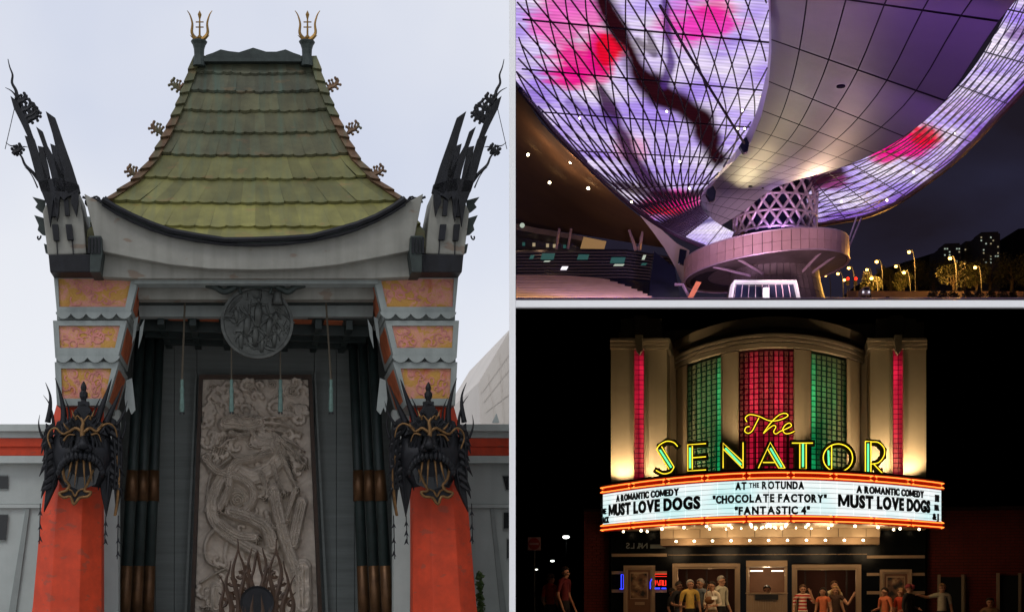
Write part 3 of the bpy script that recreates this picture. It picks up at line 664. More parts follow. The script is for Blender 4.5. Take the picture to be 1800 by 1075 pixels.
for pts, wd, ht in strokes:
    pp = [Vector((p.x, p.y)) for p in smoothpath([(x, y, 0) for x, y in pts], 5)]
    best = np.full_like(cxg, 1e9); along = np.zeros_like(cxg); acc = 0.0
    for a, b_ in zip(pp, pp[1:]):
        dx, dy = b_.x-a.x, b_.y-a.y; l2 = dx*dx+dy*dy+1e-9
        tt = np.clip(((cxg-a.x)*dx+(cyg-a.y)*dy)/l2, 0, 1)
        dd = np.hypot(cxg-a.x-tt*dx, cyg-a.y-tt*dy); k = dd < best
        along = np.where(k, acc+tt*math.sqrt(l2), along); best = np.minimum(best, dd); acc += math.sqrt(l2)
    taper = np.clip(1.0-0.55*along/acc, 0.3, 1) if wd < 18 else 1.0
    q = np.clip(1-(best/(wd*taper))**2, 0, 1)
    groove = 0.10*np.cos(np.clip(best/wd,0,1)*13) + 0.05*np.sin(along*0.9)*np.cos(best*0.5)
    H = np.maximum(H, np.where(q > 0, ht*(0.35+0.65*np.sqrt(q))*np.clip(q*4,0,1)*(1+groove), 0))
rs_ = random.Random(4)
for _ in range(90):
    x, y, r = rs_.uniform(90,540), rs_.uniform(75,1040), rs_.uniform(14,40)
    if _ < 45: y = rs_.uniform(75,240) if _ < 30 else rs_.uniform(240,420)
    a_ = rs_.uniform(0,6.28); pp = [(x+r*k/9*math.cos(a_+k*0.55), y+r*k/9*math.sin(a_+k*0.55)) for k in range(2,11)]
    d = np.min([np.hypot(cxg-(u[0]+v[0])/2, cyg-(u[1]+v[1])/2)-math.hypot(u[0]-v[0],u[1]-v[1])*0.35 for u, v in zip(pp, pp[1:])], axis=0)
    H = np.maximum(H, 0.38*np.sqrt(np.clip(1-(np.maximum(d,0)/6.5)**2, 0, 1)))
for x, y, r in swirl:
    d = np.hypot(cxg-x, cyg-y); a = np.arctan2(cyg-y, cxg-x)
    H = np.maximum(H, np.where(d < r*1.5, 0.42*np.clip(0.5+0.5*np.sin(d*0.55-a), 0, 1)*np.clip(1.5-d/r, 0, 1), 0))
H += 0.05*np.sin(cxg*0.09+2*np.sin(cyg*0.05))*np.sin(cyg*0.11+2*np.sin(cxg*0.06))
g = MB()
WR = WB-0.35
g.grid([[tp(bx[i,j], by[i,j], WR) + Vector((0, -0.85*float(H[i,j]), 0)) for j in range(NXg)] for i in range(NYg)])
rel = g.build('carved_relief', 'carved_stone', temple, smooth=True, label='carved stone relief of a coiling dragon beside a gnarled tree')
for (a0, a1, c0, c1) in ((-7,0,-7,0),):
    MB().prism(TP([(LX(664)-7,658),(RX(664)+7,658),(RX(664)+1,665),(LX(664)-1,665)], WR-0.3), [p+Vector((0,.4,0)) for p in TP([(LX(664)-7,658),(RX(664)+7,658),(RX(664)+1,665),(LX(664)-1,665)], WR-0.3)]).build('relief_frame', 'walnut', temple)
    for X, s_ in ((LX,-1),(RX,1)):
        pts = [(X(664)+7*s_,658),(X(1118)+8*s_,1118),(X(1118)+1*s_,1118),(X(664)+1*s_,665)]
        MB().extr(TP(pts, WR-0.3), (0,.4,0)).build('relief_frame', 'walnut', temple)
        pts = [(X(664)+14*s_,650),(X(1118)+19*s_,1118),(X(1118)+14*s_,1118),(X(664)+11*s_,656)]
        MB().extr(TP(pts, WR-0.1), (0,.2,0)).build('outer_moulding', 'boards', temple)
# ---- round bronze medallion and the hanging tassels
c = tp(452,567,0.6); R = 63*0.0272
med = thing('bronze_medallion', 'dark round bronze medallion with figures in relief under the beam', 'medallion', T, (c.x, c.y, c.z-R))
MB().lathe([(0.02,-0.03),(R*.9,-0.03),(R*.92,-0.10),(R,-0.10),(R,0.18),(0.02,0.18)], c, 56, axis='y').build('disc', 'bronze', med, smooth=False)
rngm = random.Random(5)
def figure(x, y, hgt):
    g = MB(); q = lambda a, b_: c + Vector(((x+a*hgt)*R, -0.07, (y+b_*hgt)*R))
    lean = rngm.uniform(-.15,.15)
    g.ball(q(lean, .52), (0.08*hgt*R,0.05,0.09*hgt*R), 7, 5); g.tube([q(lean,.40), q(lean*.5,.1), q(0,-.5)], [0.10*hgt*R,0.16*hgt*R,0.13*hgt*R], 7, flat=.35)
    for s_ in (-1, 1): g.tube([q(lean+.1*s_,.33), q(.32*s_,.15+rngm.uniform(-.1,.2)), q(.38*s_+rngm.uniform(-.1,.1),-.1)], [0.06*hgt*R,0.05*hgt*R,0.04*hgt*R], 5)
    return g
for x, y, hh in ((0.02,.25,.75),(.3,-.1,.6),(-.3,-.05,.65),(-.05,-.35,.6),(.5,.15,.4),(-.55,.2,.42),(.45,-.45,.45),(-.45,-.5,.45),(.12,-.62,.4)):
    figure(x, y, hh).build('relief_figure', 'bronze', med, smooth=True)
for k in range(34):
    a = rngm.uniform(0, 6.28); rr_ = rngm.uniform(.3,.85)*R; p0 = c + Vector((rr_*math.cos(a), -0.05, rr_*math.sin(a)))
    MB().tube(smoothpath([p0, p0+Vector((rngm.uniform(-.4,.4),0,rngm.uniform(-.4,.4))), p0+Vector((rngm.uniform(-.6,.6),0,rngm.uniform(-.5,.5)))],3), 0.05, 5).build('relief_scroll', 'bronze', med)
hb = thing('medallion_hanger', 'dark scrolled iron bracket above the round medallion', 'bracket', T, tp(450,515,0.4))
for pts, r in (([(362,500),(378,504),(392,512),(402,510),(414,503)],.16),([(536,500),(520,504),(508,512),(498,510),(486,503)],.16),([(400,506),(425,502),(450,504),(475,502),(500,506)],.09),([(420,506),(424,516)],.07),([(478,506),(474,516)],.07)):
    MB().tube(smoothpath(TP(pts,0.4),4), r, 6).build('hanger_bar', 'roof_dark', hb, smooth=True)
MB().lathe([(0.14,0),(0.22,-0.1),(0.2,-0.3),(0.3,-0.62),(0.08,-0.66)], tp(488,512,0.3), 10).build('bell', 'bronze', hb, smooth=True)
for i, (xt, yt, xb) in enumerate(((325,531,320),(407,612,407),(492,612,493),(573,531,582))):
    w_ = 2.0
    a, b_ = tp(xt,yt-60 if yt>600 else yt,w_), tp(xb,668,w_); e_ = tp(xb,724,w_)
    lab = ('teal tassel on a long rod hanging before the wall boards, away from the beige building', 'teal tassel below the medallion, hanging before the dragon head in the relief', 'teal tassel below the medallion, hanging before the relief, clear of the dragon head', 'teal tassel on a long rod hanging before the wall boards, toward the beige building')[i]
    tr = thing('hanging_tassel', lab, 'tassel', T, e_, 'hanging tassels')
    MB().tube([a, b_], 0.055 if i in (0,3) else 0.04, 6).build('rod', 'rod', tr)
    s = 0.0276; l_ = (b_.z-e_.z)
    MB().lathe([(2*s,0.04),(3.4*s,0),(2.6*s,-.18*l_),(4.2*s,-.34*l_),(3.2*s,-.42*l_),(4.5*s,-.9*l_),(3.4*s,-l_)], b_, 8).build('tassel_body', 'verdigris', tr)
    g = MB()
    for k in range(6):
        aa = k*PI/3; p0 = e_ + Vector((3*s*math.cos(aa), 3*s*math.sin(aa), 0)); g.tube([p0, p0+Vector((1.5*s*math.cos(aa),1.5*s*math.sin(aa),-4*s))], [0.04,0.01], 4)
    g.build('fringe', 'iron', tr)
# ---- flame crest in front of the doors
fc = thing('flame_crest', 'rust brown wrought iron crest of wavy flames below the relief', 'ornament', T, (tp(452,1118,-2).x, -2, 0))
for sg in (-1, 1):
    for x0_, y0_, x1_, y1_, wv in ((8,1040,14,962,5),(24,1050,28,960,6),(34,1060,40,946,7),(46,1068,52,985,6),(54,1075,66,1010,6),(30,1085,60,1040,8),(18,1060,20,990,5),(40,1090,70,1060,6)):
        n = 9; pts = [(452+sg*(lerp(x0_,x1_,i/n) + wv*math.sin(i/n*9+x0_)*(0.4+0.6*i/n)), lerp(y0_+40,y1_,i/n)) for i in range(n+1)]
        pp = smoothpath(TP(pts,-2),3); MB().tube(pp, [0.21*(1-0.88*i/(len(pp)-1)) for i in range(len(pp))], 6).build('flame', 'walnut', fc)
    for x0_, y0_, r in ((16,1030,7),(34,1036,8),(50,1048,7),(30,1010,5),(44,1022,6),(22,1000,5),(60,1058,6),(40,1058,7)):
        pp = [tp(452+sg*(x0_+r*math.cos(a)), y0_+r*math.sin(a), -2) for a in [0.2+i*0.5 for i in range(11)]]; MB().tube(pp, 0.085, 5).build('scroll', 'walnut', fc)
pp = smoothpath(TP([(452,1045),(442,1018),(446,1000),(452,968),(458,1000),(462,1018),(452,1045)],-2),4); MB().tube(pp, 0.07, 5).build('flame', 'walnut', fc)
pp = smoothpath(TP([(440,1005),(436,985),(440,972)],-2),4); MB().tube(pp, [0.07]*12+[0.02], 5).build('flame', 'walnut', fc)
pp = smoothpath(TP([(464,1005),(468,985),(464,972)],-2),4); MB().tube(pp, [0.07]*12+[0.02], 5).build('flame', 'walnut', fc)
MB().lathe([(0.02,-.05),(24*s,-.05),(28*s,-.1),(28*s,.1),(0.02,.1)], tp(452,1058,-2.1), 24, axis='y').build('boss', 'iron', fc)
for sg in (-1,1): MB().box(*(sorted((tp(452+sg*30,1,-2).x, tp(452+sg*33,1,-2).x))), -2.1,-1.95,0,tp(450,1080,-2).z).build('post', 'walnut', fc)
# ---- low wings with orange band
def wing(x0_, x1_, name_lab, drop):
    root = thing('wing_wall', name_lab, 'building', T, (tp((x0_+x1_)/2,1118,8.0).x, 8.0, 0))
    f = lambda y, w_: (tp(x0_, y, w_), tp(x1_, y, w_))
    def strip(ya, yb, w_, d, nm, mt):
        MB().extr([tp(x0_,ya,w_), tp(x1_,ya+drop,w_), tp(x1_,yb+drop,w_), tp(x0_,yb,w_)], (0,d,0)).build(nm, mt, root)
    strip(745,757,7.2,1.6,'cornice','wing_grey'); strip(757.5,769,7.5,1.2,'cornice','wing_grey'); strip(769.5,784,7.55,1.0,'orange_band','orange'); strip(784.5,800,7.65,1.0,'orange_band','orange'); strip(800.5,813,7.4,1.2,'string_course','wing_grey'); strip(813.5,885,8.0,1.0,'wall','wing_grey'); strip(885.5,892,7.85,1.0,'string_course','wing_grey'); strip(892.5,1125,8.05,1.0,'wall','wing_grey')
    return root
wl = wing(-120, 205, 'low pale grey wing with orange band, away from the beige building', 0)
wr_ = wing(695, 899, 'low pale grey wing with orange band, in front of the beige building', 0)
for pts, root in (([(-6,834),(16,834),(16,860),(-6,860)],wl),([(-6,902),(16,902),(12,950),(-6,950)],wl),([(882,834),(898,834),(898,862),(888,862)],wr_),([(884,898),(898,898),(898,930),(884,930)],wr_),([(890,945),(898,945),(898,982),(890,982)],wr_)):
    fo = MB().extr(TP([(x-(3 if x < 450 else -0)+0, y) for x, y in pts], 7.93), (0,.1,0)).build('window_frame', 'temple_grey', root)
    MB().extr(TP([(x+(-2 if i in (1,2) else 1.5), y+(2 if i < 2 else -2)) for i,(x,y) in enumerate(pts)], 7.90), (0,.06,0)).build('window_pane', 'pane_dark', root)
for pts in ([(45,893),(52,893),(22,1118),(8,1118)],[(862,893),(868,893),(896,1118),(884,1118)]):
    MB().extr(TP(pts,7.9), (0,.2,0)).build('pilaster', 'temple_grey', wl if pts[0][0] < 400 else wr_)
# ---- building behind, creeper
bb = thing('beige_building', 'plain beige block standing behind the low wing', 'building', T, (tp(870,1118,38).x, 38, 0))
MB().extr(TP([(841,672),(898.5,576),(898.5,1100),(860,1100)],38), (0,22,0)).build('wall', 'beige_wall', bb)
for pts in ([(846,690),(898,618)],[(850,706),(898,645)],[(853,724),(898,690)],[(858,655),(872,745)],[(878,622),(886,745)]): MB().tube(TP(pts,37.97), 0.035, 4).build('joint', 'beige_wall', bb)
MB().extr(TP([(866,742),(873,726),(878,742)],37), (0,.4,0)).build('roof_vent', 'temple_grey', bb)
cr = thing('creeper', 'leafy green creeper climbing the wall beside the orange column', 'plant', T, (tp(846,1118,6).x, 6, 0))
g = MB(); r_ = random.Random(11)
for k in range(260):
    y = r_.uniform(1005,1110); p0 = tp(845+r_.gauss(0,3)-(1065-y)*0.05, y, 5.8+r_.uniform(-.2,.2)); a = Vector((r_.uniform(-1,1),r_.uniform(-1,1),r_.uniform(-1,1))).normalized()*0.14; b_ = a.orthogonal().normalized()*0.09
    g.poly([p0-a, p0+b_, p0+a, p0-b_])
g.build('foliage', 'leaf_green', cr, kind='stuff'); MB().tube([tp(845,1110,5.9), tp(846,1010,5.9)], 0.04, 5).build('stem', 'walnut', cr)
# ================================================================== the cinema with the marquee (lower night bay)
mat('stucco', (0.40,0.31,0.20), 0.85, var=0.08, scale=0.9, bump=0.08, streak=((0.31,0.235,0.15),0.6,2.4), chips=((0.33,0.25,0.16),0.4,0.8))
mat('stucco_trim', (0.27,0.21,0.14), 0.8, var=0.1, scale=1.2)
mat('black_glass', (0.004,0.005,0.005), 0.18, var=0.3, scale=1.0, bump=0.02, spec=0.12)
mat('tan_metal', (0.40,0.27,0.16), 0.38, metal=0.4, var=0.08, scale=1.5, bump=0.02)
mat('soffit', (0.50,0.38,0.25), 0.32, metal=0.25, var=0.06, scale=1.0, bump=0.02)
mat('red_enamel', (0.50,0.035,0.008), 0.3, var=0.1, scale=2, bump=0.02)
mat('sign_black', (0.008,0.008,0.010), 0.5, var=0.1, bump=0)
mat('channel', (0.030,0.016,0.010), 0.5, var=0.3, scale=5)
mat('brick_red', (0.13,0.018,0.012), 0.85, var=0.25, scale=2)
mat('mortar', (0.04,0.015,0.012), 0.9)
mat('glass_seam', (0.012,0.008,0.007), 0.6)
mat('door_dark', (0.020,0.012,0.008), 0.4)
mat('lobby', (0.16,0.07,0.035), 0.7, var=0.2)
emit('neon_yellow', (1.0,0.72,0.03), 1.5); emit('neon_green', (0.12,1.0,0.42), 1.5); emit('neon_orange', (1.0,0.20,0.03), 3.0); emit('neon_blue', (0.03,0.05,1.0), 2.2); emit('neon_red', (1.0,0.03,0.015), 1.4)
emit('bulb', (1.0,0.78,0.48), 9.0); emit('lamp_white', (0.95,1.0,0.92), 3.5); emit('lit_tube', (1.0,0.86,0.60), 3.0)
def panel_mat():
    m, t, b = nodes_of('sign_white'); N = t.nodes; L = t.links
    tc = N.new('ShaderNodeTexCoord'); n = N.new('ShaderNodeTexNoise'); n.inputs['Scale'].default_value = 0.6; n.inputs['Detail'].default_value = 2; L.new(tc.outputs['Object'], n.inputs['Vector'])
    r = N.new('ShaderNodeValToRGB'); r.color_ramp.elements[0].position = 0.35; r.color_ramp.elements[0].color = (0.62,0.93,0.93,1); r.color_ramp.elements[1].position = 0.55; r.color_ramp.elements[1].color = (0.92,1.0,1.0,1)
    L.new(n.outputs['Fac'], r.inputs[0]); L.new(r.outputs[0], b.inputs['Emission Color']); b.inputs['Emission Strength'].default_value = 0.98; b.inputs['Base Color'].default_value = (0.4,0.42,0.42,1); b.inputs['Roughness'].default_value = 0.35
panel_mat()
def block_mat(name, lit, dull, tubes, edge):
    """glass blocks with the glow of unbuilt coloured tubes put into their own emission as bands"""
    m, t, b = nodes_of(name); N = t.nodes; L = t.links
    at = N.new('ShaderNodeAttribute'); at.attribute_name = 'lit'; at.attribute_type = 'GEOMETRY'
    n = N.new('ShaderNodeTexNoise'); n.inputs['Scale'].default_value = 3.5; n.inputs['Detail'].default_value = 3
    tc = N.new('ShaderNodeTexCoord'); L.new(tc.outputs['Object'], n.inputs['Vector'])
    mr = N.new('ShaderNodeMapRange'); mr.inputs[1].default_value = 0.3; mr.inputs[2].default_value = 0.7; mr.inputs[3].default_value = 0.6; mr.inputs[4].default_value = 1.25; L.new(n.outputs['Fac'], mr.inputs[0])
    mu = N.new('ShaderNodeMath'); mu.operation = 'MULTIPLY'; L.new(at.outputs['Fac'], mu.inputs[0]); L.new(mr.outputs[0], mu.inputs[1])
    L.new(mu.outputs[0], b.inputs['Emission Strength']); b.inputs['Emission Color'].default_value = (*lit, 1)  # tube glow is put into each block's emission; no tubes are built
    b.inputs['Base Color'].default_value = (*dull, 1); b.inputs['Roughness'].default_value = 0.15
    bp = N.new('ShaderNodeBump'); bp.inputs['Strength'].default_value = 0.4; bp.inputs['Distance'].default_value = 0.03; L.new(n.outputs['Fac'], bp.inputs['Height']); L.new(bp.outputs[0], b.inputs['Normal'])
block_mat('red_blocks', (0.62,0.010,0.045), (0.10,0.05,0.04), None, None); block_mat('green_blocks', (0.012,0.52,0.16), (0.17,0.18,0.11), None, None)
sp = S.p
def SP(pts, w_=0.0): return [sp(x, y, w_) for x, y in pts]
cin = thing('art_deco_cinema', 'tan art deco cinema front with red and green glass block windows', 'building', S, (0,0.5,0.15))
# ---- flat towers either side
def tower_(s_):
    k = lambda x: x if s_ == 0 else 2702-x
    def pr(pts, w_, d, nm, mt, par=cin, bevel=0.0): return MB().extr([sp(k(x),y,w_) for x,y in pts], (0,d,0)).build(nm, mt, par, bevel=bevel)
    tw = pr([(1074,613),(1114,613),(1114,930),(1074,930)], 0, 3.0, 'tower_face', 'stucco'); pr([(1133,613),(1172,613),(1172,930),(1133,930)], 0, 3.0, 'tower_face', 'stucco')
    pr([(1114.2,600),(1132.8,600),(1132.8,925),(1114.2,925)], 0.35, 0.3, 'tower_recess', 'glass_seam')
    pr([(1172.3,613),(1194,613),(1194,925),(1172.3,925)], 1.3, 1.0, 'tower_return', 'stucco')
    for i, (ya, yb, o) in enumerate(((594,599,-.16),(600,605,-.10),(606,612,-.05))):
        pr([(1072-o*8,ya),(1176+o*-8,ya),(1176,yb),(1072,yb)], o, 1.5, 'cornice_band', 'stucco_trim')
    pr([(1116,588),(1130,588),(1128,616),(1123,622),(1118,616)], -0.28, 0.3, 'cornice_keystone', 'stucco_trim')
    pr([(1091,560),(1114,558),(1114,593),(1091,593)], 1.3, 1.5, 'tower_cap', 'stucco_trim'); pr([(1138,558),(1162,560),(1165,593),(1138,593)], 1.3, 1.5, 'tower_cap', 'stucco_trim'); pr([(1114.2,553),(1137.8,553),(1137.8,593),(1114.2,593)], 1.5, 1.2, 'tower_cap', 'stucco_trim')
    for x in (1113.5,1133.5): pr([(x-1,614),(x+1,614),(x+1,925),(x-1,925)], -0.06, 0.1, 'tower_bead', 'tan_metal')
    # glass block slit
    g = MB(); lit = []
    for r in range(32):
        for c_ in range(2):
            x0_, y0_ = 1115+c_*8.8, 616+r*8.6
            q = [sp(k(x0_),y0_,0.2), sp(k(x0_+7.2),y0_,0.2), sp(k(x0_+7.2),y0_+6.8,0.2), sp(k(x0_),y0_+6.8,0.2)]
            n0 = len(g.v); g.extr(q, (0,0.12,0)); v = (0.12+0.88*interp([(0,.15),(3,.95),(20,.8),(26,.25),(32,.15)], r))*(1.0 if c_ == 1 else 0.62)
            lit += [v]*(len(g.v)-n0)
    o = g.build('glass_blocks', 'red_blocks', cin, kind='stuff'); at = o.data.attributes.new('lit', 'FLOAT', 'POINT'); at.data.foreach_set('value', lit)
tower_(0); tower_(1)
# ---- curved bay between them
BW = lambda u: -2.0 + 2.9*(u/2.45)**2
def bay_u(px, y=720):
    lo, hi = -2.6, 2.6
    for _ in range(40):
        mid = (lo+hi)/2
        if S.px(mid, BW(mid), 5)[0] < px: lo = mid
        else: hi = mid
    return (lo+hi)/2
zc_ = lambda y: sp(1351, y, BW(0)).z
def bay(px0, px1, ya, yb, off, d, nm, mt, n=None, par=cin):
    u0, u1 = bay_u(px0), bay_u(px1); n = n or max(2, int(abs(px1-px0)/8)); g = MB()
    us = [lerp(u0, u1, i/n) for i in range(n+1)]; z1, z0 = zc_(ya), zc_(yb)
    fr_ = [Vector((u, BW(u)+off, z1)) for u in us] + [Vector((u, BW(u)+off, z0)) for u in reversed(us)]
    top = [[Vector((u, BW(u)+off+dd, z)) for u in us] for dd, z in ((d,z1),(0,z1),(0,z0),(d,z0),(d,z1))]
    g.grid(top)
    for e_ in (0, -1): g.poly([r[e_] for r in top[:4]])
    return g.build(nm, mt, par)
for a, b_ in ((1190,1206),(1269.5,1297),(1397,1424.5),(1490,1512)): bay(a, b_, 612, 862, 0, 0.5, 'pier', 'stucco')
bay(1185, 1517, 612, 862, 0.40, 0.2, 'bay_wall', 'glass_seam')
for i, (ya, yb, o) in enumerate(((588,593,-.20),(595,600,-.13),(602,610,-.06))): bay(1183, 1519, ya, yb, o, 0.7, 'cornice_band', 'stucco_trim', 30)
bay(1183, 1519, 574, 587.5, 0.35, 0.5, 'parapet', 'stucco_trim', 30); bay(1178, 1524, 556, 573.5, 0.0, 0.9, 'parapet_cap', 'stucco', 30)
for a, b_, col, yt in ((1207,1268.5,'green',614),(1299,1395.5,'red',613),(1426,1488.5,'green',614)):
    u0, u1 = bay_u(a), bay_u(b_); nc = int(round((b_-a)/8.6)); z1, z0 = zc_(yt), zc_(850); nr = int((z1-z0)/0.135)
    g = MB(); lit = []; gp = 0.017
    for c_ in range(nc):
        ua, ub = lerp(u0,u1,c_/nc)+gp, lerp(u0,u1,(c_+1)/nc)-gp; f = (c_+.5)/nc
        if col == 'red': base = 0.06 + 1.0*max(math.exp(-((f-.27)/.10)**2), math.exp(-((f-.72)/.10)**2), .55*math.exp(-((f-.5)/.06)**2), 0.25*math.exp(-((f-.95)/.05)**2))
        else:
            ff = f if a < 1300 else 1-f; base = 0.03 + 0.75*max(math.exp(-((ff-.92)/.07)**2), .75*math.exp(-((ff-.42)/.06)**2), .35*math.exp(-((ff-.7)/.1)**2))
        for r in range(nr):
            za, zb_ = lerp(z1,z0,r/nr)-gp, lerp(z1,z0,(r+1)/nr)+gp; n0 = len(g.v); v_ = r/nr
            q = [Vector((ua,BW(ua)+.2,za)), Vector((ub,BW(ub)+.2,za)), Vector((ub,BW(ub)+.2,zb_)), Vector((ua,BW(ua)+.2,zb_))]
            ctr = sum(q, Vector())/4; q2 = [p.lerp(ctr, 0.14)+Vector((0,-0.03,0)) for p in q]
            g.prism(q2, q, capb=False); g.prism(q, [p+Vector((0,.1,0)) for p in q], capb=False)
            fade = interp([(0,.25),(.08,.6),(.25,1),(1,1)], v_) if col == 'red' else interp([(0,.15),(.1,.45),(.25,.85),(.6,.6),(1,.75)], v_)
            lit += [base*fade*random.uniform(.75,1.15)]*(len(g.v)-n0)
    o = g.build('glass_blocks', col+'_blocks', cin, kind='stuff', label=col+' backlit glass blocks'); at = o.data.attributes.new('lit', 'FLOAT', 'POINT'); at.data.foreach_set('value', lit)
for x in (1207,1268,1298,1396,1425,1489): bay(x-0.8, x+0.8, 612, 860, -0.05, 0.15, 'mullion', 'tan_metal', 2)
MB().box(-4.3, 4.3, 3.2, 14, 0.15, sp(1351,600,3.2).z).build('auditorium', 'mortar', cin)
MB().box(-4.25, 4.25, 1.9, 3.15, 4.0, sp(1351,575,2).z).build('back_wall', 'stucco_trim', cin)
# ---- marquee: a drum of lit panels
MA, MBD, MC, MD = 4.50, 5.7, 0.7, 4.6
zq = lambda y: sp(1351, y, MC-MBD).z
Z_T, Z_T2, Z_B2, Z_B = zq(827), zq(843), zq(904), zq(918)
mq = thing('marquee', 'curved white cinema marquee with black letters and orange neon bands', 'marquee', S, (0,-2,Z_B))
def mp_(ph, z, off=0.0):
    t = ph/1.52; a = max(abs(t), 1e-6); d1 = 1.8*MD*a**0.8*(1 if t >= 0 else -1); n = math.hypot(d1, MA)
    return Vector((MA*t + off*d1/n, MC-MBD + MD*a**1.8 - off*MA/n, z))
def mphi(px):
    lo, hi = -1.52, 1.52
    for _ in range(40):
        mid = (lo+hi)/2; p = mp_(mid, 3.8)
        if S.px(*p)[0] < px: lo = mid
        else: hi = mid
    return (lo+hi)/2
PH = [lerp(-1.52, 1.52, i/64) for i in range(65)]
def mband(z0, z1, off, d, nm, mt, ph=PH, par=None):
    g = MB(); rows = [[mp_(a, z, o) for a in ph] for o, z in ((off-d,z1),(off,z1),(off,z0),(off-d,z0))]
    g.grid(rows); [g.poly([r[e_] for r in rows]) for e_ in (0,-1)]; return g.build(nm, mt, par or mq)
mband(Z_T2, Z_T, 0.05, 0.25, 'top_band', 'red_enamel'); mband(Z_B, Z_B2, 0.05, 0.25, 'bottom_band', 'red_enamel'); mband(Z_T+0.002, Z_T+0.05, 0.10, 0.5, 'top_rim', 'channel')
for zz in (lerp(Z_T2,Z_T,.22), lerp(Z_T2,Z_T,.80), lerp(Z_B,Z_B2,.22), lerp(Z_B,Z_B2,.80)):
    for k in range(9):       # neon comes in lengths with short gaps and turned-back ends
        a0_, a1_ = lerp(-1.5,1.5,k/9)+0.008, lerp(-1.5,1.5,(k+1)/9)-0.008
        pth = [mp_(lerp(a0_,a1_,i/7), zz, 0.085) for i in range(8)]; e2 = 0.03 if zz > lerp(Z_T2,Z_T,.5) or Z_B < zz < lerp(Z_B,Z_B2,.5) else -0.03
        MB().tube([mp_(a0_+0.02, zz-e2, 0.07)] + pth + [mp_(a1_-0.02, zz-e2, 0.07)], 0.014, 5).build('neon_tube', 'neon_orange', mq)
npan = 22
for k in range(npan):
    a0_, a1_ = lerp(-1.5,1.5,k/npan)+0.0016, lerp(-1.5,1.5,(k+1)/npan)-0.0016
    mband(Z_B2+0.004, Z_T2-0.004, 0.0, 0.06, 'sign_panel', 'sign_white', [lerp(a0_,a1_,i/3) for i in range(4)])
for r in range(7):
    z = lerp(Z_B2, Z_T2, (r+.5)/7); mband(z-0.004, z+0.004, 0.012, 0.01, 'letter_rail', 'tan_metal')
mband(Z_B2, Z_T2, -0.10, 0.05, 'sign_back', 'sign_black')
g = MB(); g.poly([mp_(a, Z_B+0.015, -0.02) for a in PH]); g.build('soffit', 'soffit', mq)
g = MB(); g.poly([mp_(a, Z_T-0.02, -0.02) for a in PH]); g.build('marquee_top', 'channel', mq)
# dropped inner soffit over the doors, with its reflecting fascia
def inner_drop(a, b, w0, z0, z1, nm, mt, seg=None):
    g = MB(); n = 24; us = [lerp(-a, a, i/n) for i in range(n+1)]; cv = lambda u: w0 + b*(u/a)**2
    rows = [[Vector((u, cv(u), z)) for u in us] for z in (z1, z0)] + [[Vector((u, 0.3, z0)) for u in us]]
    g.grid(rows); return g.build(nm, mt, mq)
zd = lambda y, w_: sp(1351, y, w_).z
inner_drop(2.84, 0.5, -1.6, zd(943,-1.6), Z_B+0.012, 'drop_fascia', 'soffit'); inner_drop(2.86, 0.5, -1.2, zd(956,-1.2), zd(944,-1.2), 'drop_fascia', 'tan_metal')
for k in range(8):
    u = lerp(-2.84, 2.84, (k+.5)/8); w_ = -1.6+0.5*(u/2.84)**2 - 0.006
    MB().box(u-0.005, u+0.005, w_-0.004, w_+0.004, zd(943,-1.6), Z_B).build('fascia_seam', 'channel', mq)
# bulbs
bl = MB().ball((0,0,0), (0.036,0.036,0.032), 10, 6); bo = None
def bulb(p, s_=1.0):
    global bo
    if bo is None:
        bo = bl.build('bulb', 'bulb', mq, smooth=True); bo.location = p
        for v_ in bo.data.vertices: v_.co = v_.co + ORG[mq.name]
        bo.location = Vector(p)-ORG[mq.name]; return
    r = bo.copy(); COL.objects.link(r); r.location = Vector(p)-ORG[mq.name]; r.scale = (s_,)*3
for k in range(13):
    a = lerp(-1.3, 1.3, k/12); bulb(mp_(a, Z_B-0.01, -0.6))
for k in range(11):
    a = lerp(-1.2, 1.2, k/10); bulb(mp_(a, Z_B-0.01, -1.7), 0.85)
for k in range(12):
    a = lerp(-0.95, 0.95, k/11); bulb(mp_(a, Z_B-0.01, -2.2), 0.6)
for k in range(8):
    a = lerp(-1.1, 1.1, k/7); bulb(mp_(a, Z_B-0.01, -2.7), 0.7)
for k in range(11):
    u = lerp(-2.4, 2.4, k/10); bulb((u, -1.75+0.5*(u/2.84)**2, zd(949,-1.7)), 1.0)
for sgn in (-1, 1):
    for a, o in ((1.42,-0.4),(1.38,-1.0)): bulb(mp_(sgn*a, Z_B-0.01, o), 0.9)
for u in (-2.6,-1.2,0.2,1.4,2.7):
    lamp('soffit_glow', 'POINT', (u, -2.6+0.3*abs(u), Z_B-0.45), (1.0,0.70,0.40), 24, mq, 0.3)
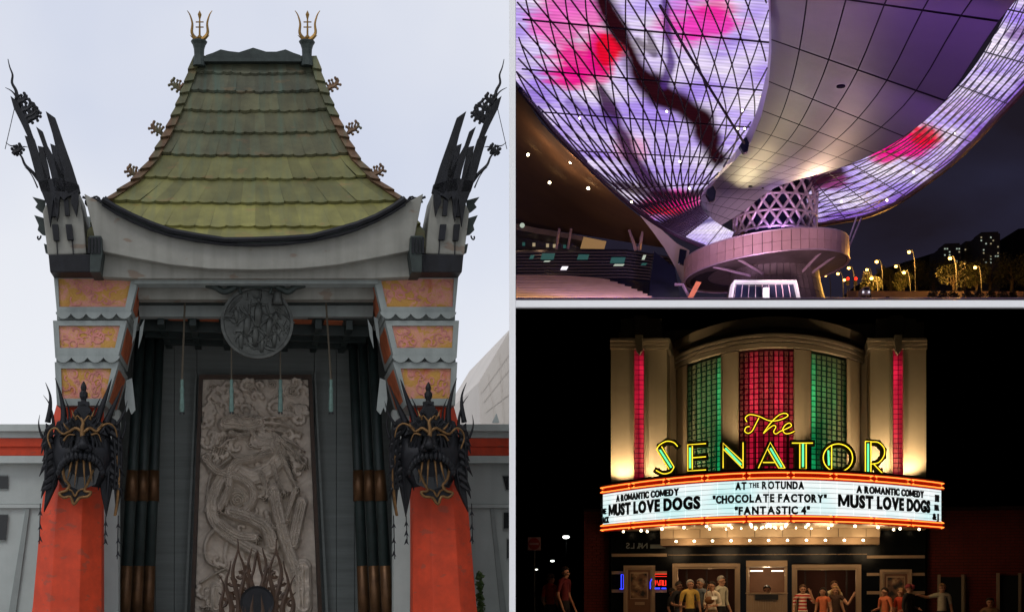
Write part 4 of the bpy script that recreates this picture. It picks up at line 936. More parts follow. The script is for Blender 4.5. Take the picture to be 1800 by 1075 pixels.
# ---- letters
LET = {}
def glyph(ch, bold):
    if ch == 'M' and (ch, bold) not in LET:      # cut from one outline: the font's own breaks when thickened
        ol = [(0,0),(0,.73),(.18,.73),(.43,.27),(.68,.73),(.86,.73),(.86,0),(.70,0),(.70,.45),(.48,.06),(.38,.06),(.16,.45),(.16,0)]
        g = MB().prism([Vector((x,y,.03)) for x, y in ol], [Vector((x,y,-.03)) for x, y in ol]); me = bpy.data.meshes.new('letter'); me.from_pydata([tuple(v) for v in g.v], [], g.f); me.materials.append(M['sign_black']); LET[ch, bold] = (me, 0.0, .86)
    if (ch, bold) not in LET:
        cu = bpy.data.curves.new('t', 'FONT'); cu.body = ch; cu.size = 1.0; cu.offset = bold; cu.extrude = 0.03; cu.resolution_u = 4
        ob = bpy.data.objects.new('t', cu); COL.objects.link(ob); bpy.context.view_layer.update()
        me = bpy.data.meshes.new_from_object(ob.evaluated_get(bpy.context.evaluated_depsgraph_get())); me.name = 'letter'; me.materials.clear(); me.materials.append(M['sign_black'])
        bpy.data.objects.remove(ob)
        xs_ = [v.co.x for v in me.vertices]; LET[ch, bold] = (me, min(xs_), max(xs_))
    return LET[ch, bold]
def line(text, x0_, x1_, ytop, ybot, yx=None, bold=0.052, small=None):
    """lay a line of letters along the drum between two photo columns; rows measured at the drum's middle"""
    a0_, a1_ = mphi(x0_), mphi(x1_); n = 60
    ph = [lerp(a0_,a1_,i/n) for i in range(n+1)]; cum = [0.0]
    for a, b_ in zip(ph, ph[1:]): cum.append(cum[-1]+(mp_(b_,0)-mp_(a,0)).length)
    zt_, zb_ = zq(ytop), zq(ybot); hgt = (zt_-zb_)/0.73; adv = []
    for i, ch in enumerate(text):
        if ch == ' ': adv.append((0.30,None,0,1.0)); continue
        sc_ = 0.62 if small and small[0] <= i < small[1] else 1.0
        me, mn, mxx_ = glyph(ch, bold); adv.append(((mxx_-mn)*sc_+0.075, me, mn, sc_))
    tot = sum(a[0] for a in adv)-0.075; kx = cum[-1]/tot; x = 0.0
    for wd, me, mn, sc_ in adv:
        if me is not None:
            mid = (x + (wd-0.075)/2)*kx; ang = float(np.interp(mid, cum, ph)); p = mp_(ang, zb_ + (0.18*hgt if sc_ < 1 else 0), 0.045)
            tg = (mp_(ang+1e-3,0)-mp_(ang-1e-3,0)).normalized(); nr_ = Vector((tg.y, -tg.x, 0))
            o = bpy.data.objects.new('letter', me); COL.objects.link(o); o.parent = mq
            mt_ = Matrix((( tg.x, 0, nr_.x), (tg.y, 0, nr_.y), (0, 1, 0))).to_4x4()
            o.matrix_local = Matrix.Translation(p - tg*((mn + (wd-0.075)/sc_/2)*kx*sc_) - ORG[mq.name]) @ mt_ @ Matrix.Diagonal((kx*sc_, hgt*sc_, 0.4, 1))
        x += wd
line('A ROMANTIC COMEDY', 1086, 1196, 849, 861.5); line('MUST LOVE DOGS', 1073, 1233, 866, 888)
line('AT THE ROTUNDA', 1294, 1412, 845.5, 858.5, small=(3,6)); line('"CHOCOLATE FACTORY"', 1255, 1451, 867.5, 881); line('"FANTASTIC 4"', 1293, 1422, 889, 902.5)
line('A ROMANTIC COMEDY', 1503, 1621, 849, 861.5); line('MUST LOVE DOGS', 1471, 1632, 866, 888)
line('PHE', 1058.6, 1062, 853, 866); line('ME', 1059.2, 1068, 872, 883); line('BACK', 1059.6, 1073, 889, 901)
line('DU', 1641, 1647.5, 853, 866); line('NA', 1640, 1647.5, 872, 883); line('&J', 1636.5, 1647, 889, 901)
# ---- neon letter sign standing on the marquee
sign = thing('neon_name_sign', 'yellow and green neon channel letters spelling SENATOR on the marquee', 'sign', S, (0, mp_(0,0).y+0.6, Z_T))
def stroke(par, pts, w_, kind, smooth_=False):
    pp = SP(pts, w_); pp = smoothpath(pp, 5) if smooth_ else pp
    if kind == 'y': MB().tube(pp, 0.0135, 5).build('neon_tube', 'neon_yellow', par)
    elif kind == 'g': MB().tube(pp, 0.022, 6).build('neon_tube', 'neon_green', par)
LETTERS = {
 'S': dict(w=[(1191,784),(1184,777),(1172,775),(1160,781),(1154,789),(1164,806),(1176,825)], s=[[(1191,784),(1184,777),(1172,775),(1160,781),(1154,789)],[(1185,820),(1179,829),(1166,832),(1153,826)]], y=[[(1154,789),(1176,824)],[(1163,784),(1185,820)]], g=[[(1160,790),(1180,821)]], body=[(1191,784),(1184,777),(1172,775),(1160,783),(1170,804),(1182,822),(1176,830),(1164,832),(1153,826)]),
 'E': dict(s=[], y=[[(1241,779),(1209,781),(1209,827),(1241,825)],[(1241,802),(1217,804)],[(1217,783),(1217,824)]], g=[[(1213,786),(1213,822)]], body=[(1241,779),(1213,781),(1213,803),(1241,802),(1213,803),(1213,826),(1241,825)]),
 'N': dict(s=[], y=[[(1271,822),(1271,778),(1306,811)],[(1271,788),(1305,822)],[(1306,822),(1306,777)]], g=[[(1275,787),(1303,816)]], body=[(1271,822),(1271,780),(1306,818),(1306,778)]),
 'A': dict(s=[], y=[[(1333,822),(1354,777),(1380,822)],[(1349,788),(1369,822)],[(1341,812),(1363,812)],[(1369,822),(1380,822)]], g=[[(1354,787),(1374,820)]], body=[(1333,822),(1354,779),(1375,822),(1364,812),(1341,812)]),
 'T': dict(s=[], y=[[(1392,778),(1429,778)],[(1406,780),(1406,823),(1417,823),(1417,780)]], g=[[(1411.5,779),(1411.5,820)]], body=[(1392,778),(1411.5,778),(1411.5,822),(1411.5,778),(1429,778)]),
 'O': dict(s=[[(1473+26*math.cos(a), 804+24.5*math.sin(a)) for a in [i*PI/8 for i in range(17)]]], y=[[(1462,783),(1462,824)]], g=[[(1456,791),(1457,817)]], body=[(1473+26*math.cos(a), 804+24.5*math.sin(a)) for a in [i*PI/10 for i in range(21)]]),
 'R': dict(s=[[(1531,776),(1544,777),(1554,787),(1554,800),(1545,812),(1532,815)]], y=[[(1521,775),(1531,775),(1531,831),(1521,831),(1521,775)],[(1536,815),(1556,836)]], g=[[(1526,779),(1526,828)]], body=[(1526,833),(1526,776),(1544,778),(1553,790),(1552,802),(1542,813),(1533,815),(1556,838)]),
}
for ch, d in LETTERS.items():
    cx = sum(p[0] for p in d['body'])/len(d['body']); w_ = mp_(mphi(cx), 0).y + 0.35
    bd = MB()
    pp = SP(d['body'], w_+0.16)
    for a, b_ in zip(pp, pp[1:]):
        t_ = (b_-a); t_ = t_.normalized(); n_ = Vector((-t_.z,0,t_.x))*0.075; a2, b2 = a-t_*0.05, b_+t_*0.05
        bd.prism([a2+n_,b2+n_,b2-n_,a2-n_],[p+Vector((0,0.2,0)) for p in (a2+n_,b2+n_,b2-n_,a2-n_)])
    lt = bd.build('channel_letter', 'channel', sign)
    for pts in d['s']: stroke(lt, pts, w_, 'y', True)
    for pts in d['y']: stroke(lt, pts, w_, 'y')
    for pts in d['g']: stroke(lt, pts, w_+0.03, 'g')
    # backing of the wide stroke, the tube's green glow put into its colour
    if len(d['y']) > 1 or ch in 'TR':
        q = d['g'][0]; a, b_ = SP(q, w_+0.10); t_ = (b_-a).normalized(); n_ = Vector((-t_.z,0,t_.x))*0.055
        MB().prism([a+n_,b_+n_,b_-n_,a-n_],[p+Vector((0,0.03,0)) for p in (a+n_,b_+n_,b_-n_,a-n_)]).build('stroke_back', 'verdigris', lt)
    for pxx in (min(p[0] for p in d['body'])+6, max(p[0] for p in d['body'])-6):
        a = sp(pxx, 822, w_+0.3); MB().box(a.x-0.02,a.x+0.02,a.y-0.02,a.y+0.02,Z_T-0.01,a.z).build('strut', 'channel', sign)
the = thing('neon_script_sign', 'small yellow neon script reading The above the larger neon letters', 'sign', S, sp(1352,765,-3.4))
for pts in ([(1334,734),(1328,746),(1322,757),(1315,761),(1309,757),(1312,750),(1318,749)], [(1313,741),(1310,734),(1318,728),(1334,731),(1350,738),(1363,739),(1377,735),(1385,730),(1381,726),(1371,728),(1360,737),(1350,749),(1342,761)], [(1342,761),(1352,752),(1360,747),(1364,750),(1360,758),(1364,762),(1372,757),(1382,753),(1391,748),(1388,743),(1381,746),(1376,754),(1380,761),(1388,761),(1397,757)]):
    pp = smoothpath(SP(pts,-3.4), 5); MB().tube(pp, 0.012, 5).build('neon_tube', 'neon_yellow', the)
    pp = smoothpath(SP(pts,-3.2), 5); MB().tube(pp, 0.05, 6).build('script_channel', 'channel', the)
for pxx in (1328,1352,1384): a = sp(pxx,760,-3.15); MB().tube([a, Vector((a.x,a.y,Z_T))], 0.02, 5).build('stand', 'channel', the)
# ---- floodlights on the marquee roof washing the towers
k_ = 0
for (pxx, w_, pw) in ((1093,-0.52,17),(1150,-0.52,9),(1572-30,-0.52,14),(1598,-0.52,16),(1200,-0.75,5),(1502,-0.75,5),(1283,-3.3,26),(1411,-3.3,26)):
    base = sp(pxx, 846, w_); base.z = Z_T+0.03
    lab = {1093:'small floodlight washing the outer edge of the tower beside the S',1150:'small floodlight on marquee roof behind the S',1542:'small floodlight on marquee roof behind the R',1598:'small floodlight washing the outer edge of the tower beside the R',1200:'small floodlight behind the E under green blocks',1502:'small floodlight behind the O under green blocks',1283:'small floodlight behind the N before the pier',1411:'small floodlight behind the T before the pier'}[pxx]
    fo = thing('floodlight', lab, 'floodlight', S, base, 'floodlights on the marquee roof')
    MB().box(base.x-0.07,base.x+0.07,base.y-0.08,base.y+0.04,base.z,base.z+0.1).build('housing', 'channel', fo); MB().box(base.x-0.055,base.x+0.055,base.y+0.042,base.y+0.05,base.z+0.03,base.z+0.09).build('lens', 'lit_tube', fo)
    lamp('floodlight_beam', 'SPOT', base+Vector((0,0.06,0.12)), (1.0,0.76,0.46), pw*9, fo, 0.06, aim=base+Vector((0,0.55,1.4) if w_ > -2 else (0,1.3,1.9)), spot=2.2 if w_ > -2 else 1.0)
# ---- street front under the marquee
W0 = 0.55
def fp(pts, w_, d, nm, mt, par=cin, bevel=0.0): return MB().extr(SP(pts, w_), (0,d,0)).build(nm, mt, par, bevel=bevel)
GB = 1052   # where walls meet the pavement lies below the picture
zg = 0.15
def wallbox(x0_, x1_, ya, w_, d, nm, mt, par=cin, yb=None):
    a, b_ = sp(x0_,ya,w_), sp(x1_,ya,w_); z0 = zg if yb is None else sp(x0_,yb,w_).z
    return MB().box(a.x, b_.x, w_, w_+d, z0, a.z).build(nm, mt, par)
for xa, xb in ((1074,1182),(1301,1311.5),(1384.5,1392),(1514,1627)): wallbox(xa, xb, 925, W0, 0.3, 'black_tile_wall', 'black_glass')
for xa, xb in ((1182.3,1300.7),(1311.8,1384.2),(1392.3,1513.7)): wallbox(xa, xb, 925, W0+0.003, 0.3, 'black_tile_wall', 'black_glass', yb=989)
wallbox(1174, 1524, 974, W0-0.012, 0.01, 'trim_line', 'tan_metal', yb=975.2)
for xa, xb in ((1075,1172),(1524,1626)):
    for ya, yb in ((972.5,977.5),(1003,1008),(1035,1040.5)): wallbox(xa, xb, ya+ (3 if xa > 1400 else 0), W0-0.05, 0.06, 'wall_band', 'tan_metal', yb=yb+(3 if xa > 1400 else 0))
def frame(x0_, x1_, ya, thick, nm, par, w_=W0-0.16, d=0.3):
    wallbox(x0_, x0_+thick, ya, w_, d, nm, 'tan_metal', par); wallbox(x1_-thick, x1_, ya, w_, d, nm, 'tan_metal', par); wallbox(x0_+thick+.1, x1_-thick-.1, ya, w_, d, nm, 'tan_metal', par, yb=ya+thick)
    t2 = thick*0.55; wallbox(x0_+thick+.1, x0_+thick+t2, ya+thick+.1, w_+0.08, d-.08, nm, 'tan_metal', par); wallbox(x1_-thick-t2, x1_-thick-.1, ya+thick+.1, w_+0.08, d-.08, nm, 'tan_metal', par); wallbox(x0_+thick+t2, x1_-thick-t2, ya+thick+.1, w_+.08, d-.08, nm, 'tan_metal', par, yb=ya+thick+t2)
frame(1182, 1301, 989.5, 6, 'door_frame', cin); frame(1392, 1514, 991.5, 6, 'door_frame', cin)
# lobby behind the doors
for xa, xb, nm in ((1182,1301,'a'),(1392,1514,'b')):
    wallbox(xa-4, xb+4, 992, W0+3.0, 0.1, 'lobby_wall', 'lobby'); wallbox(xa-5, xa-1, 992, W0+0.35, 2.6, 'lobby_wall', 'lobby'); wallbox(xb+1, xb+5, 992, W0+0.35, 2.6, 'lobby_wall', 'lobby')
    a, b_ = sp(xa,993,W0), sp(xb,993,W0); MB().box(a.x,b_.x,W0+.31,W0+3,a.z,a.z+0.05).build('lobby_ceiling', 'lobby', cin)
    for f in (0.2,0.5,0.8): u = lerp(a.x,b_.x,f); MB().box(u-0.02,u+0.02,W0+0.32,W0+0.36,zg,a.z).build('door_stile', 'door_dark', cin)
    lamp('lobby_light', 'POINT', ((a.x+b_.x)/2, W0+1.8, a.z-0.35), (1.0,0.62,0.35), 9, cin, 0.1)
# ticket booth
bx_ = thing('ticket_booth', 'tan fluted ticket booth with a glazed counter between the doors', 'booth', S, (sp(1348,1,0).x, 0.2, 0.15))
wallbox(1311.5, 1384, 984.5, W0-0.55, 0.8, 'booth_header', 'tan_metal', bx_, yb=995.5); wallbox(1312, 1316.5, 996, W0-0.5, 0.7, 'booth_post', 'tan_metal', bx_); wallbox(1379.5, 1384, 996, W0-0.5, 0.7, 'booth_post', 'tan_metal', bx_)
wallbox(1310.5, 1385, 1040.5, W0-0.62, 0.8, 'counter', 'tan_metal', bx_, yb=1042.8); wallbox(1317, 1379, 997, W0+1.3, 0.1, 'booth_back', 'lobby', bx_)
for k in range(17): wallbox(1312+k*4.25, 1312+k*4.25+3.9, 1043, W0-0.56+0.02*(k%2), 0.5, 'fluting', 'tan_metal', bx_)
wallbox(1327.5, 1368, 1044, W0-0.64, 0.06, 'name_plate', 'sign_black', bx_, yb=1053)
for a, b_ in ((1319,1341),(1356,1377)): wallbox(a, b_, 1001.5, W0+0.2, 0.1, 'tube_light', 'lit_tube', bx_, yb=1003.5)
lamp('booth_light', 'POINT', sp(1348,1006,W0+0.5), (1.0,0.78,0.5), 16, bx_, 0.1)
# poster cases
def poster_mat(name, seed):
    m, t, b = nodes_of(name); N = t.nodes; L = t.links
    tc = N.new('ShaderNodeTexCoord'); n = N.new('ShaderNodeTexNoise'); n.inputs['Scale'].default_value = 5; n.inputs['Detail'].default_value = 4; mp2 = N.new('ShaderNodeMapping'); mp2.inputs['Location'].default_value = (seed,seed,seed); L.new(tc.outputs['Object'], mp2.inputs[0]); L.new(mp2.outputs[0], n.inputs['Vector'])
    r = N.new('ShaderNodeValToRGB'); r.color_ramp.elements[0].position = 0.35; r.color_ramp.elements[0].color = (0.02,0.02,0.015,1); r.color_ramp.elements[1].position = 0.7; r.color_ramp.elements[1].color = (0.45,0.33,0.18,1); x = r.color_ramp.elements.new(0.52); x.color = (0.20,0.10,0.05,1)
    L.new(n.outputs['Fac'], r.inputs[0]); L.new(r.outputs[0], b.inputs['Base Color']); b.inputs['Roughness'].default_value = 0.25
poster_mat('poster_a', 1.3); poster_mat('poster_b', 7.7)
for xa, xb, ya, pm_, lab in ((1096,1151,993,'poster_a','tan framed poster case between the blue and red neon signs'),(1547,1603,1000,'poster_b','tan framed poster case away from the neon signs')):
    pc = thing('poster_case', lab, 'poster case', S, (sp((xa+xb)/2,1,0).x, 0.3, 0.15), 'poster cases')
    frame(xa, xb, ya, 5, 'case_frame', pc); wallbox(xa+5, xb-5, ya+5, W0-0.06, 0.05, 'case_back', 'lobby', pc)
    wallbox(xa+11, xb-12, ya+12, W0-0.085, 0.02, 'poster_mount', 'tan_metal', pc, yb=ya+59); wallbox(xa+13, xb-14, ya+14, W0-0.10, 0.012, 'poster', pm_, pc, yb=ya+57); wallbox(xa+20, xb-18, ya+64, W0-0.08, 0.02, 'caption_plate', 'tan_metal', pc, yb=ya+69)
# small neon signs
def flatneon(name, lab, segs, w_=W0-0.12):
    xs_ = [p[0] for s_ in segs for p in s_[0]]; root = thing(name, lab, 'sign', S, (sp(sum(xs_)/len(xs_),1,0).x, w_, sp(1,1040,w_).z))
    for pts, mt, r in segs: MB().tube(SP(pts, w_), r, 5).build('neon_tube', mt, root)
    return root
flatneon('blue_neon_sign', 'small blue neon outline beside the tan poster case', [([(1092,1009),(1096,1009),(1096,1034),(1092,1034),(1092,1009)],'neon_blue',0.012),([(1089,1034),(1097,1034)],'neon_blue',0.01)])
flatneon('red_blue_neon_sign', 'small red and blue neon lettering beside the doors', [([(1151,1008),(1172,1008)],'neon_red',0.010),([(1151,1012),(1172,1012)],'neon_red',0.008),([(1152,1019),(1152,1028),(1155,1019),(1158,1028)],'neon_red',0.016),([(1160,1028),(1160,1019),(1164,1019),(1164,1028)],'neon_red',0.016),([(1166,1019),(1166,1028),(1170,1028),(1170,1019)],'neon_red',0.016),([(1151,1033),(1160,1033)],'neon_blue',0.022),([(1163,1033),(1171,1033)],'neon_blue',0.020),([(1143,1034),(1143,1022),(1146,1016)],'neon_blue',0.012)])
# mirror image of a shop name, its reflection modelled as letters on the tiles
rs = thing('reflected_shop_name', 'pale reflection of shop lettering, modelled as mirrored letters on the black tiles under the marquee', 'sign', S, sp(1130,964,W0-0.05))
wallbox(1143, 1170, 956, W0-0.02, 0.015, 'reflected_strip', 'temple_grey', rs, yb=963)
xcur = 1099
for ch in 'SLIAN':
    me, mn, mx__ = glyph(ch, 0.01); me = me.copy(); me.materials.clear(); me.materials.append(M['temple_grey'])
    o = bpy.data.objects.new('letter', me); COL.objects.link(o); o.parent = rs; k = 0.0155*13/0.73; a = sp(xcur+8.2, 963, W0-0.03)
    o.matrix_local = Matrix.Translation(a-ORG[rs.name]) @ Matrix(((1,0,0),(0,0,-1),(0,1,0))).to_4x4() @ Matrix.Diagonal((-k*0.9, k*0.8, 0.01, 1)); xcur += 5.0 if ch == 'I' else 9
# ---- brick neighbour, with its courses
def brick_wall(root, u0, u1, w_, z0, z1, side=False):
    bm = MB().box(0, 0.22, 0, 0.05, 0, 0.07); proto = None; rr_ = random.Random(2)
    MB().box(u0, u1, w_+0.02, w_+0.4, z0, z1).build('wall', 'mortar', root)
    g = MB(); nz_ = int((z1-z0)/0.082)
    for r in range(nz_):
        x = u0 - (0.12 if r % 2 else 0.0)
        while x < u1:
            a, b_ = max(x, u0), min(x+0.225, u1)
            if b_-a > 0.03: g.box(a, b_, w_+rr_.uniform(-.006,.006), w_+0.03, z0+r*0.082, z0+r*0.082+0.07)
            x += 0.24
    g.build('bricks', 'brick_red', root, kind='stuff')
bnb = thing('brick_building', 'low dark red brick building beside the cinema with barred windows', 'building', S, (6.5,0.8,0.15))
u1_ = sp(1628,1,0.8).x+0.02; brick_wall(bnb, u1_, 8.4, 0.8, 0.15, sp(1700,893,0.8).z)
MB().box(u1_, 8.5, 0.7, 1.2, sp(1700,893,0.8).z, sp(1700,890,0.8).z).build('coping', 'mortar', bnb)
for xa, xb, ya in ((1653,1690,1013),(1695,1698,1010),(1757,1790,1010)):
    a, b_ = sp(xa,ya,0.7), sp(xb,ya,0.7); MB().box(a.x,b_.x,0.72,0.79,0.15,a.z).build('window' if xb-xa > 10 else 'downpipe', 'pane_dark' if xb-xa > 10 else 'stucco_trim', bnb)
    if xb-xa > 10:
        MB().box(a.x-0.07,a.x,0.66,0.79,0.15,a.z+.06).build('window_frame','stucco_trim',bnb); MB().box(b_.x,b_.x+.07,0.66,0.79,0.15,a.z+.06).build('window_frame','stucco_trim',bnb)
bl_ = thing('brick_side_wall', 'narrow dark brick return on the alley side of the cinema', 'building', S, (-4.6,0.9,0.15))
ul = sp(1073,1,0.9).x; brick_wall(bl_, ul-0.75, ul-0.03, 0.9, 0.15, sp(1060,893,0.9).z)
# ---- street sign and far lamps on the dark side
sg_ = thing('no_entry_sign', 'dim red and white square no entry sign on a post in the dark street', 'sign', S, sp(939,1040,0))
sg_.location.z = 0; ORG[sg_.name].z = 0.0
a = sp(939,955,0)
mat('sign_red', (0.16,0.012,0.010), 0.5, bump=0); mat('sign_pale', (0.22,0.13,0.13), 0.5, bump=0)
MB().box(a.x-0.18,a.x+0.18,-0.01,0.01,a.z-0.18,a.z+0.18).build('plate','sign_pale',sg_); MB().lathe([(0.01,-0.02),(0.165,-0.02),(0.165,0),(0.01,0)], a+Vector((0,-.002,0)), 28, axis='y').build('red_disc','sign_red',sg_); MB().box(a.x-0.13,a.x+0.13,-0.028,-0.021,a.z-0.028,a.z+0.028).build('white_bar','sign_pale',sg_); MB().tube([(a.x,0.04,0),(a.x,0.04,a.z)],0.025,6).build('post','iron',sg_)
for i, (x, y, w_, r) in enumerate(((995,943,26,.10),(971,985,60,.09),(943,1000,75,.07))):
    p = sp(x,y,w_); lab = ('white street lamp shining brightest in the dark street','small white street lamp shining mid way down the dark street','faint street lamp farthest down the dark street beyond the no entry sign')[i]
    lr = thing('street_lamp', lab, 'street lamp', S, Vector((p.x,w_,0)), 'lamps down the dark street')
    MB().tube([(p.x,w_,0),(p.x,w_,p.z-r)], [0.07,0.05], 6).build('pole','iron',lr); MB().ball(p, (r*1.6,r,r*0.8), 8, 6).build('lamp_head','lamp_white',lr,smooth=True); MB().ball(p+Vector((0,0,r*0.8)), (r*1.7,r*1.1,r*.3), 8, 4).build('cap','iron',lr)
    if i == 0: lamp('lamp_light','POINT', p-Vector((0,0,.3)), (0.95,1.0,0.9), 4, lr, .15)
# ================================================================== the plaza with the cantilevered roofs (upper night bay)
mat('truss', (0.030,0.016,0.040), 0.5, var=0.2, scale=1, bump=0)
mat('silver_panel', (0.15,0.147,0.158), 0.5, metal=0.0, var=0.05, scale=0.25, bump=0.02)
mat('panel_gap', (0.012,0.010,0.014), 0.9, bump=0)
mat('fascia_pale', (0.58,0.54,0.66), 0.5, metal=0.1, var=0.06, scale=0.4, bump=0.02)
mat('lattice', (0.42,0.33,0.40), 0.45, metal=0.3, var=0.15, scale=0.8, bump=0)
mat('copper_panel', (0.50,0.34,0.34), 0.38, metal=0.35, var=0.10, scale=0.6, bump=0.03)
mat('base_stone', (0.12,0.10,0.10), 0.5, var=0.3, scale=0.5)
mat('brown_soffit', (0.20,0.12,0.06), 0.8, var=0.12, scale=0.15, bump=0)
mat('night_glass', (0.012,0.016,0.035), 0.12, var=0.3, scale=0.2, bump=0)
mat('slat', (0.05,0.05,0.08), 0.5, bump=0)
mat('terrace_stone', (0.36,0.27,0.22), 0.7, var=0.15, scale=0.4)
mat('foliage_dark', (0.05,0.055,0.018), 0.7, var=0.5, scale=0.4, bump=0)
mat('bark', (0.06,0.045,0.03), 0.9)
mat('hill', (0.010,0.011,0.012), 0.95, bump=0)
mat('apartment', (0.10,0.10,0.10), 0.8, bump=0)
mat('orange_prop', (0.50,0.18,0.05), 0.5, bump=0)
emit('spot_warm', (1.0,0.80,0.50), 14.0); emit('street_amber', (1.0,0.52,0.10), 12.0); emit('window_teal', (0.06,0.36,0.34), 0.16); emit('window_pale', (0.75,0.90,0.75), 0.5); emit('window_warm', (0.9,0.75,0.45), 0.35); emit('kiosk_white', (0.95,0.93,1.0), 1.1); emit('signal_red', (1.0,0.02,0.01), 3.0); emit('frame_white', (0.95,0.85,0.95), 0.55)
emit('tan_lit', (0.55,0.33,0.13), 0.38)
up_ = U.p
def UP(pts, Y): return [up_(x, y, Y) for x, y in pts]
NW = Vector((1.0, -(906.8-PX)/F, 0.0)).normalized()     # plane of the bay's side wall
def clip_side(o):
    bm = bmesh.new(); bm.from_mesh(o.data); inv = o.matrix_world.inverted()
    og = ORG[o.name]
    bmesh.ops.bisect_plane(bm, geom=bm.verts[:]+bm.edges[:]+bm.faces[:], plane_co=-og+Vector((0,0,CZ)), plane_no=NW, clear_inner=True)
    bm.to_mesh(o.data); bm.free(); return o
def table(rows):
    """rows of (left x, left y, right x, right y, Y left, Y right); returns f(s, t) -> 3-D point, smooth in s"""
    P = [Vector(r[:4]) for r in rows]; Q = [(r[4], r[5]) for r in rows]; n = len(rows)-1
    def at(s, t, off=0.0):
        k = min(max(s, 0), 0.9999)*n; i = int(k); f = k-i
        def c(a):
            p0, p1, p2, p3 = a[max(i-1,0)], a[i], a[i+1], a[min(i+2,n)]
            return 0.5*((2*p1)+(p2-p0)*f+(2*p0-5*p1+4*p2-p3)*f*f+(3*p1-p0-3*p2+p3)*f*f*f)
        lx, ly, rx, ry = [c([p[j] for p in P]) for j in range(4)]; YL, YR = c([q[0] for q in Q]), c([q[1] for q in Q])
        return lerp(lx, rx, t), lerp(ly, ry, t), lerp(YL, YR, t) - off
    return at
LT = table([(1276,440,1290,408,170,170),(1228,426,1262,392,167,167),(1172,400,1233,364,163,163),(1112,358,1236,336,158,157),(1050,302,1262,306,150,149),(985,236,1300,256,141,138),(935,176,1326,206,131,126),(890,120,1340,160,122,116),(845,60,1350,108,113,107),(800,0,1352,50,104,99),(760,-60,1350,-10,96,92),(720,-120,1344,-80,88,84),(680,-190,1336,-160,80,77)])
RTb = table([(1415,338,1428,393,172,180),(1424,318,1470,387,168,178),(1440,306,1520,377,160,173),(1478,294,1570,356,148,162),(1525,275,1620,323,141,156),(1588,240,1680,276,130,146),(1665,172,1748,206,116,132),(1712,118,1805,146,108,124),(1748,62,1856,90,102,118),(1778,4,1905,28,97,112),(1812,-75,1965,-62,90,104),(1850,-160,2000,-150,82,96)])
def seg_d(x, y, a, b):
    dx, dy = b[0]-a[0], b[1]-a[1]; t = np.clip(((x-a[0])*dx+(y-a[1])*dy)/(dx*dx+dy*dy+1e-9), 0, 1); return np.hypot(x-a[0]-t*dx, y-a[1]-t*dy)
def show(x, y, blobs, branches):
    """what the lamps of the screen play: pale lilac, pink blossom, dark boughs"""
    nz_ = np.array([mnoise.noise(Vector((a*0.012, b*0.03, 1.7))) for a, b in zip(x, y)]); nb = np.array([mnoise.noise(Vector((a*0.022, b*0.03, 5.2))) for a, b in zip(x, y)])
    nh = np.array([mnoise.noise(Vector((a*0.009, b*0.28, 9.1))) for a, b in zip(x, y)])
    f = np.clip(0.5+0.9*nz_+0.35*nh, 0, 1)[:,None]
    c = np.array((0.42,0.27,0.88))[None]*(1-f) + np.array((0.94,0.83,1.0))[None]*f
    def mix(c, col, k): k = np.clip(k, 0, 1)[:,None]; return c*(1-k)+np.array(col)[None]*k
    for bx_, by_, rx, ry, col, st in blobs:
        d = np.hypot((x-bx_)/rx, (y-by_)/ry) + 0.5*nb + 0.32*nh; c = mix(c, col, st*np.clip((1.2-d)*1.9, 0, 1))
    for pts, wd, col, st in branches:
        d = np.min([seg_d(x, y, a, b) for a, b in zip(pts, pts[1:])], axis=0); c = mix(c, col, st*np.clip((wd*(1.15+0.5*nb)-d)/(wd*0.75), 0, 1))
    return c
m, t, b = nodes_of('led_screen'); N = t.nodes; L = t.links
at_ = N.new('ShaderNodeAttribute'); at_.attribute_name = 'show'; uv = N.new('ShaderNodeUVMap')
sx = N.new('ShaderNodeSeparateXYZ'); L.new(uv.outputs[0], sx.inputs[0])
mv = N.new('ShaderNodeMath'); mv.operation = 'MULTIPLY'; mv.inputs[1].default_value = 760.0; L.new(sx.outputs[1], mv.inputs[0])
sn = N.new('ShaderNodeMath'); sn.operation = 'SINE'; L.new(mv.outputs[0], sn.inputs[0])
nn = N.new('ShaderNodeTexNoise'); nn.inputs['Scale'].default_value = 60; mpn = N.new('ShaderNodeMapping'); mpn.inputs['Scale'].default_value = (0.12,1.6,1); L.new(uv.outputs[0], mpn.inputs[0]); L.new(mpn.outputs[0], nn.inputs['Vector'])
mr = N.new('ShaderNodeMapRange'); mr.inputs[1].default_value = -1; mr.inputs[2].default_value = 1; mr.inputs[3].default_value = 0.82; mr.inputs[4].default_value = 1.06; L.new(sn.outputs[0], mr.inputs[0])
mr2 = N.new('ShaderNodeMapRange'); mr2.inputs[1].default_value = 0.3; mr2.inputs[2].default_value = 0.7; mr2.inputs[3].default_value = 0.78; mr2.inputs[4].default_value = 1.15; L.new(nn.outputs['Fac'], mr2.inputs[0])
ml = N.new('ShaderNodeMath'); ml.operation = 'MULTIPLY'; L.new(mr.outputs[0], ml.inputs[0]); L.new(mr2.outputs[0], ml.inputs[1])
L.new(at_.outputs['Color'], b.inputs['Emission Color']); L.new(ml.outputs[0], b.inputs['Emission Strength']); b.inputs['Base Color'].default_value = (0.004,0.004,0.006,1); b.inputs['Specular IOR Level'].default_value = 0.0
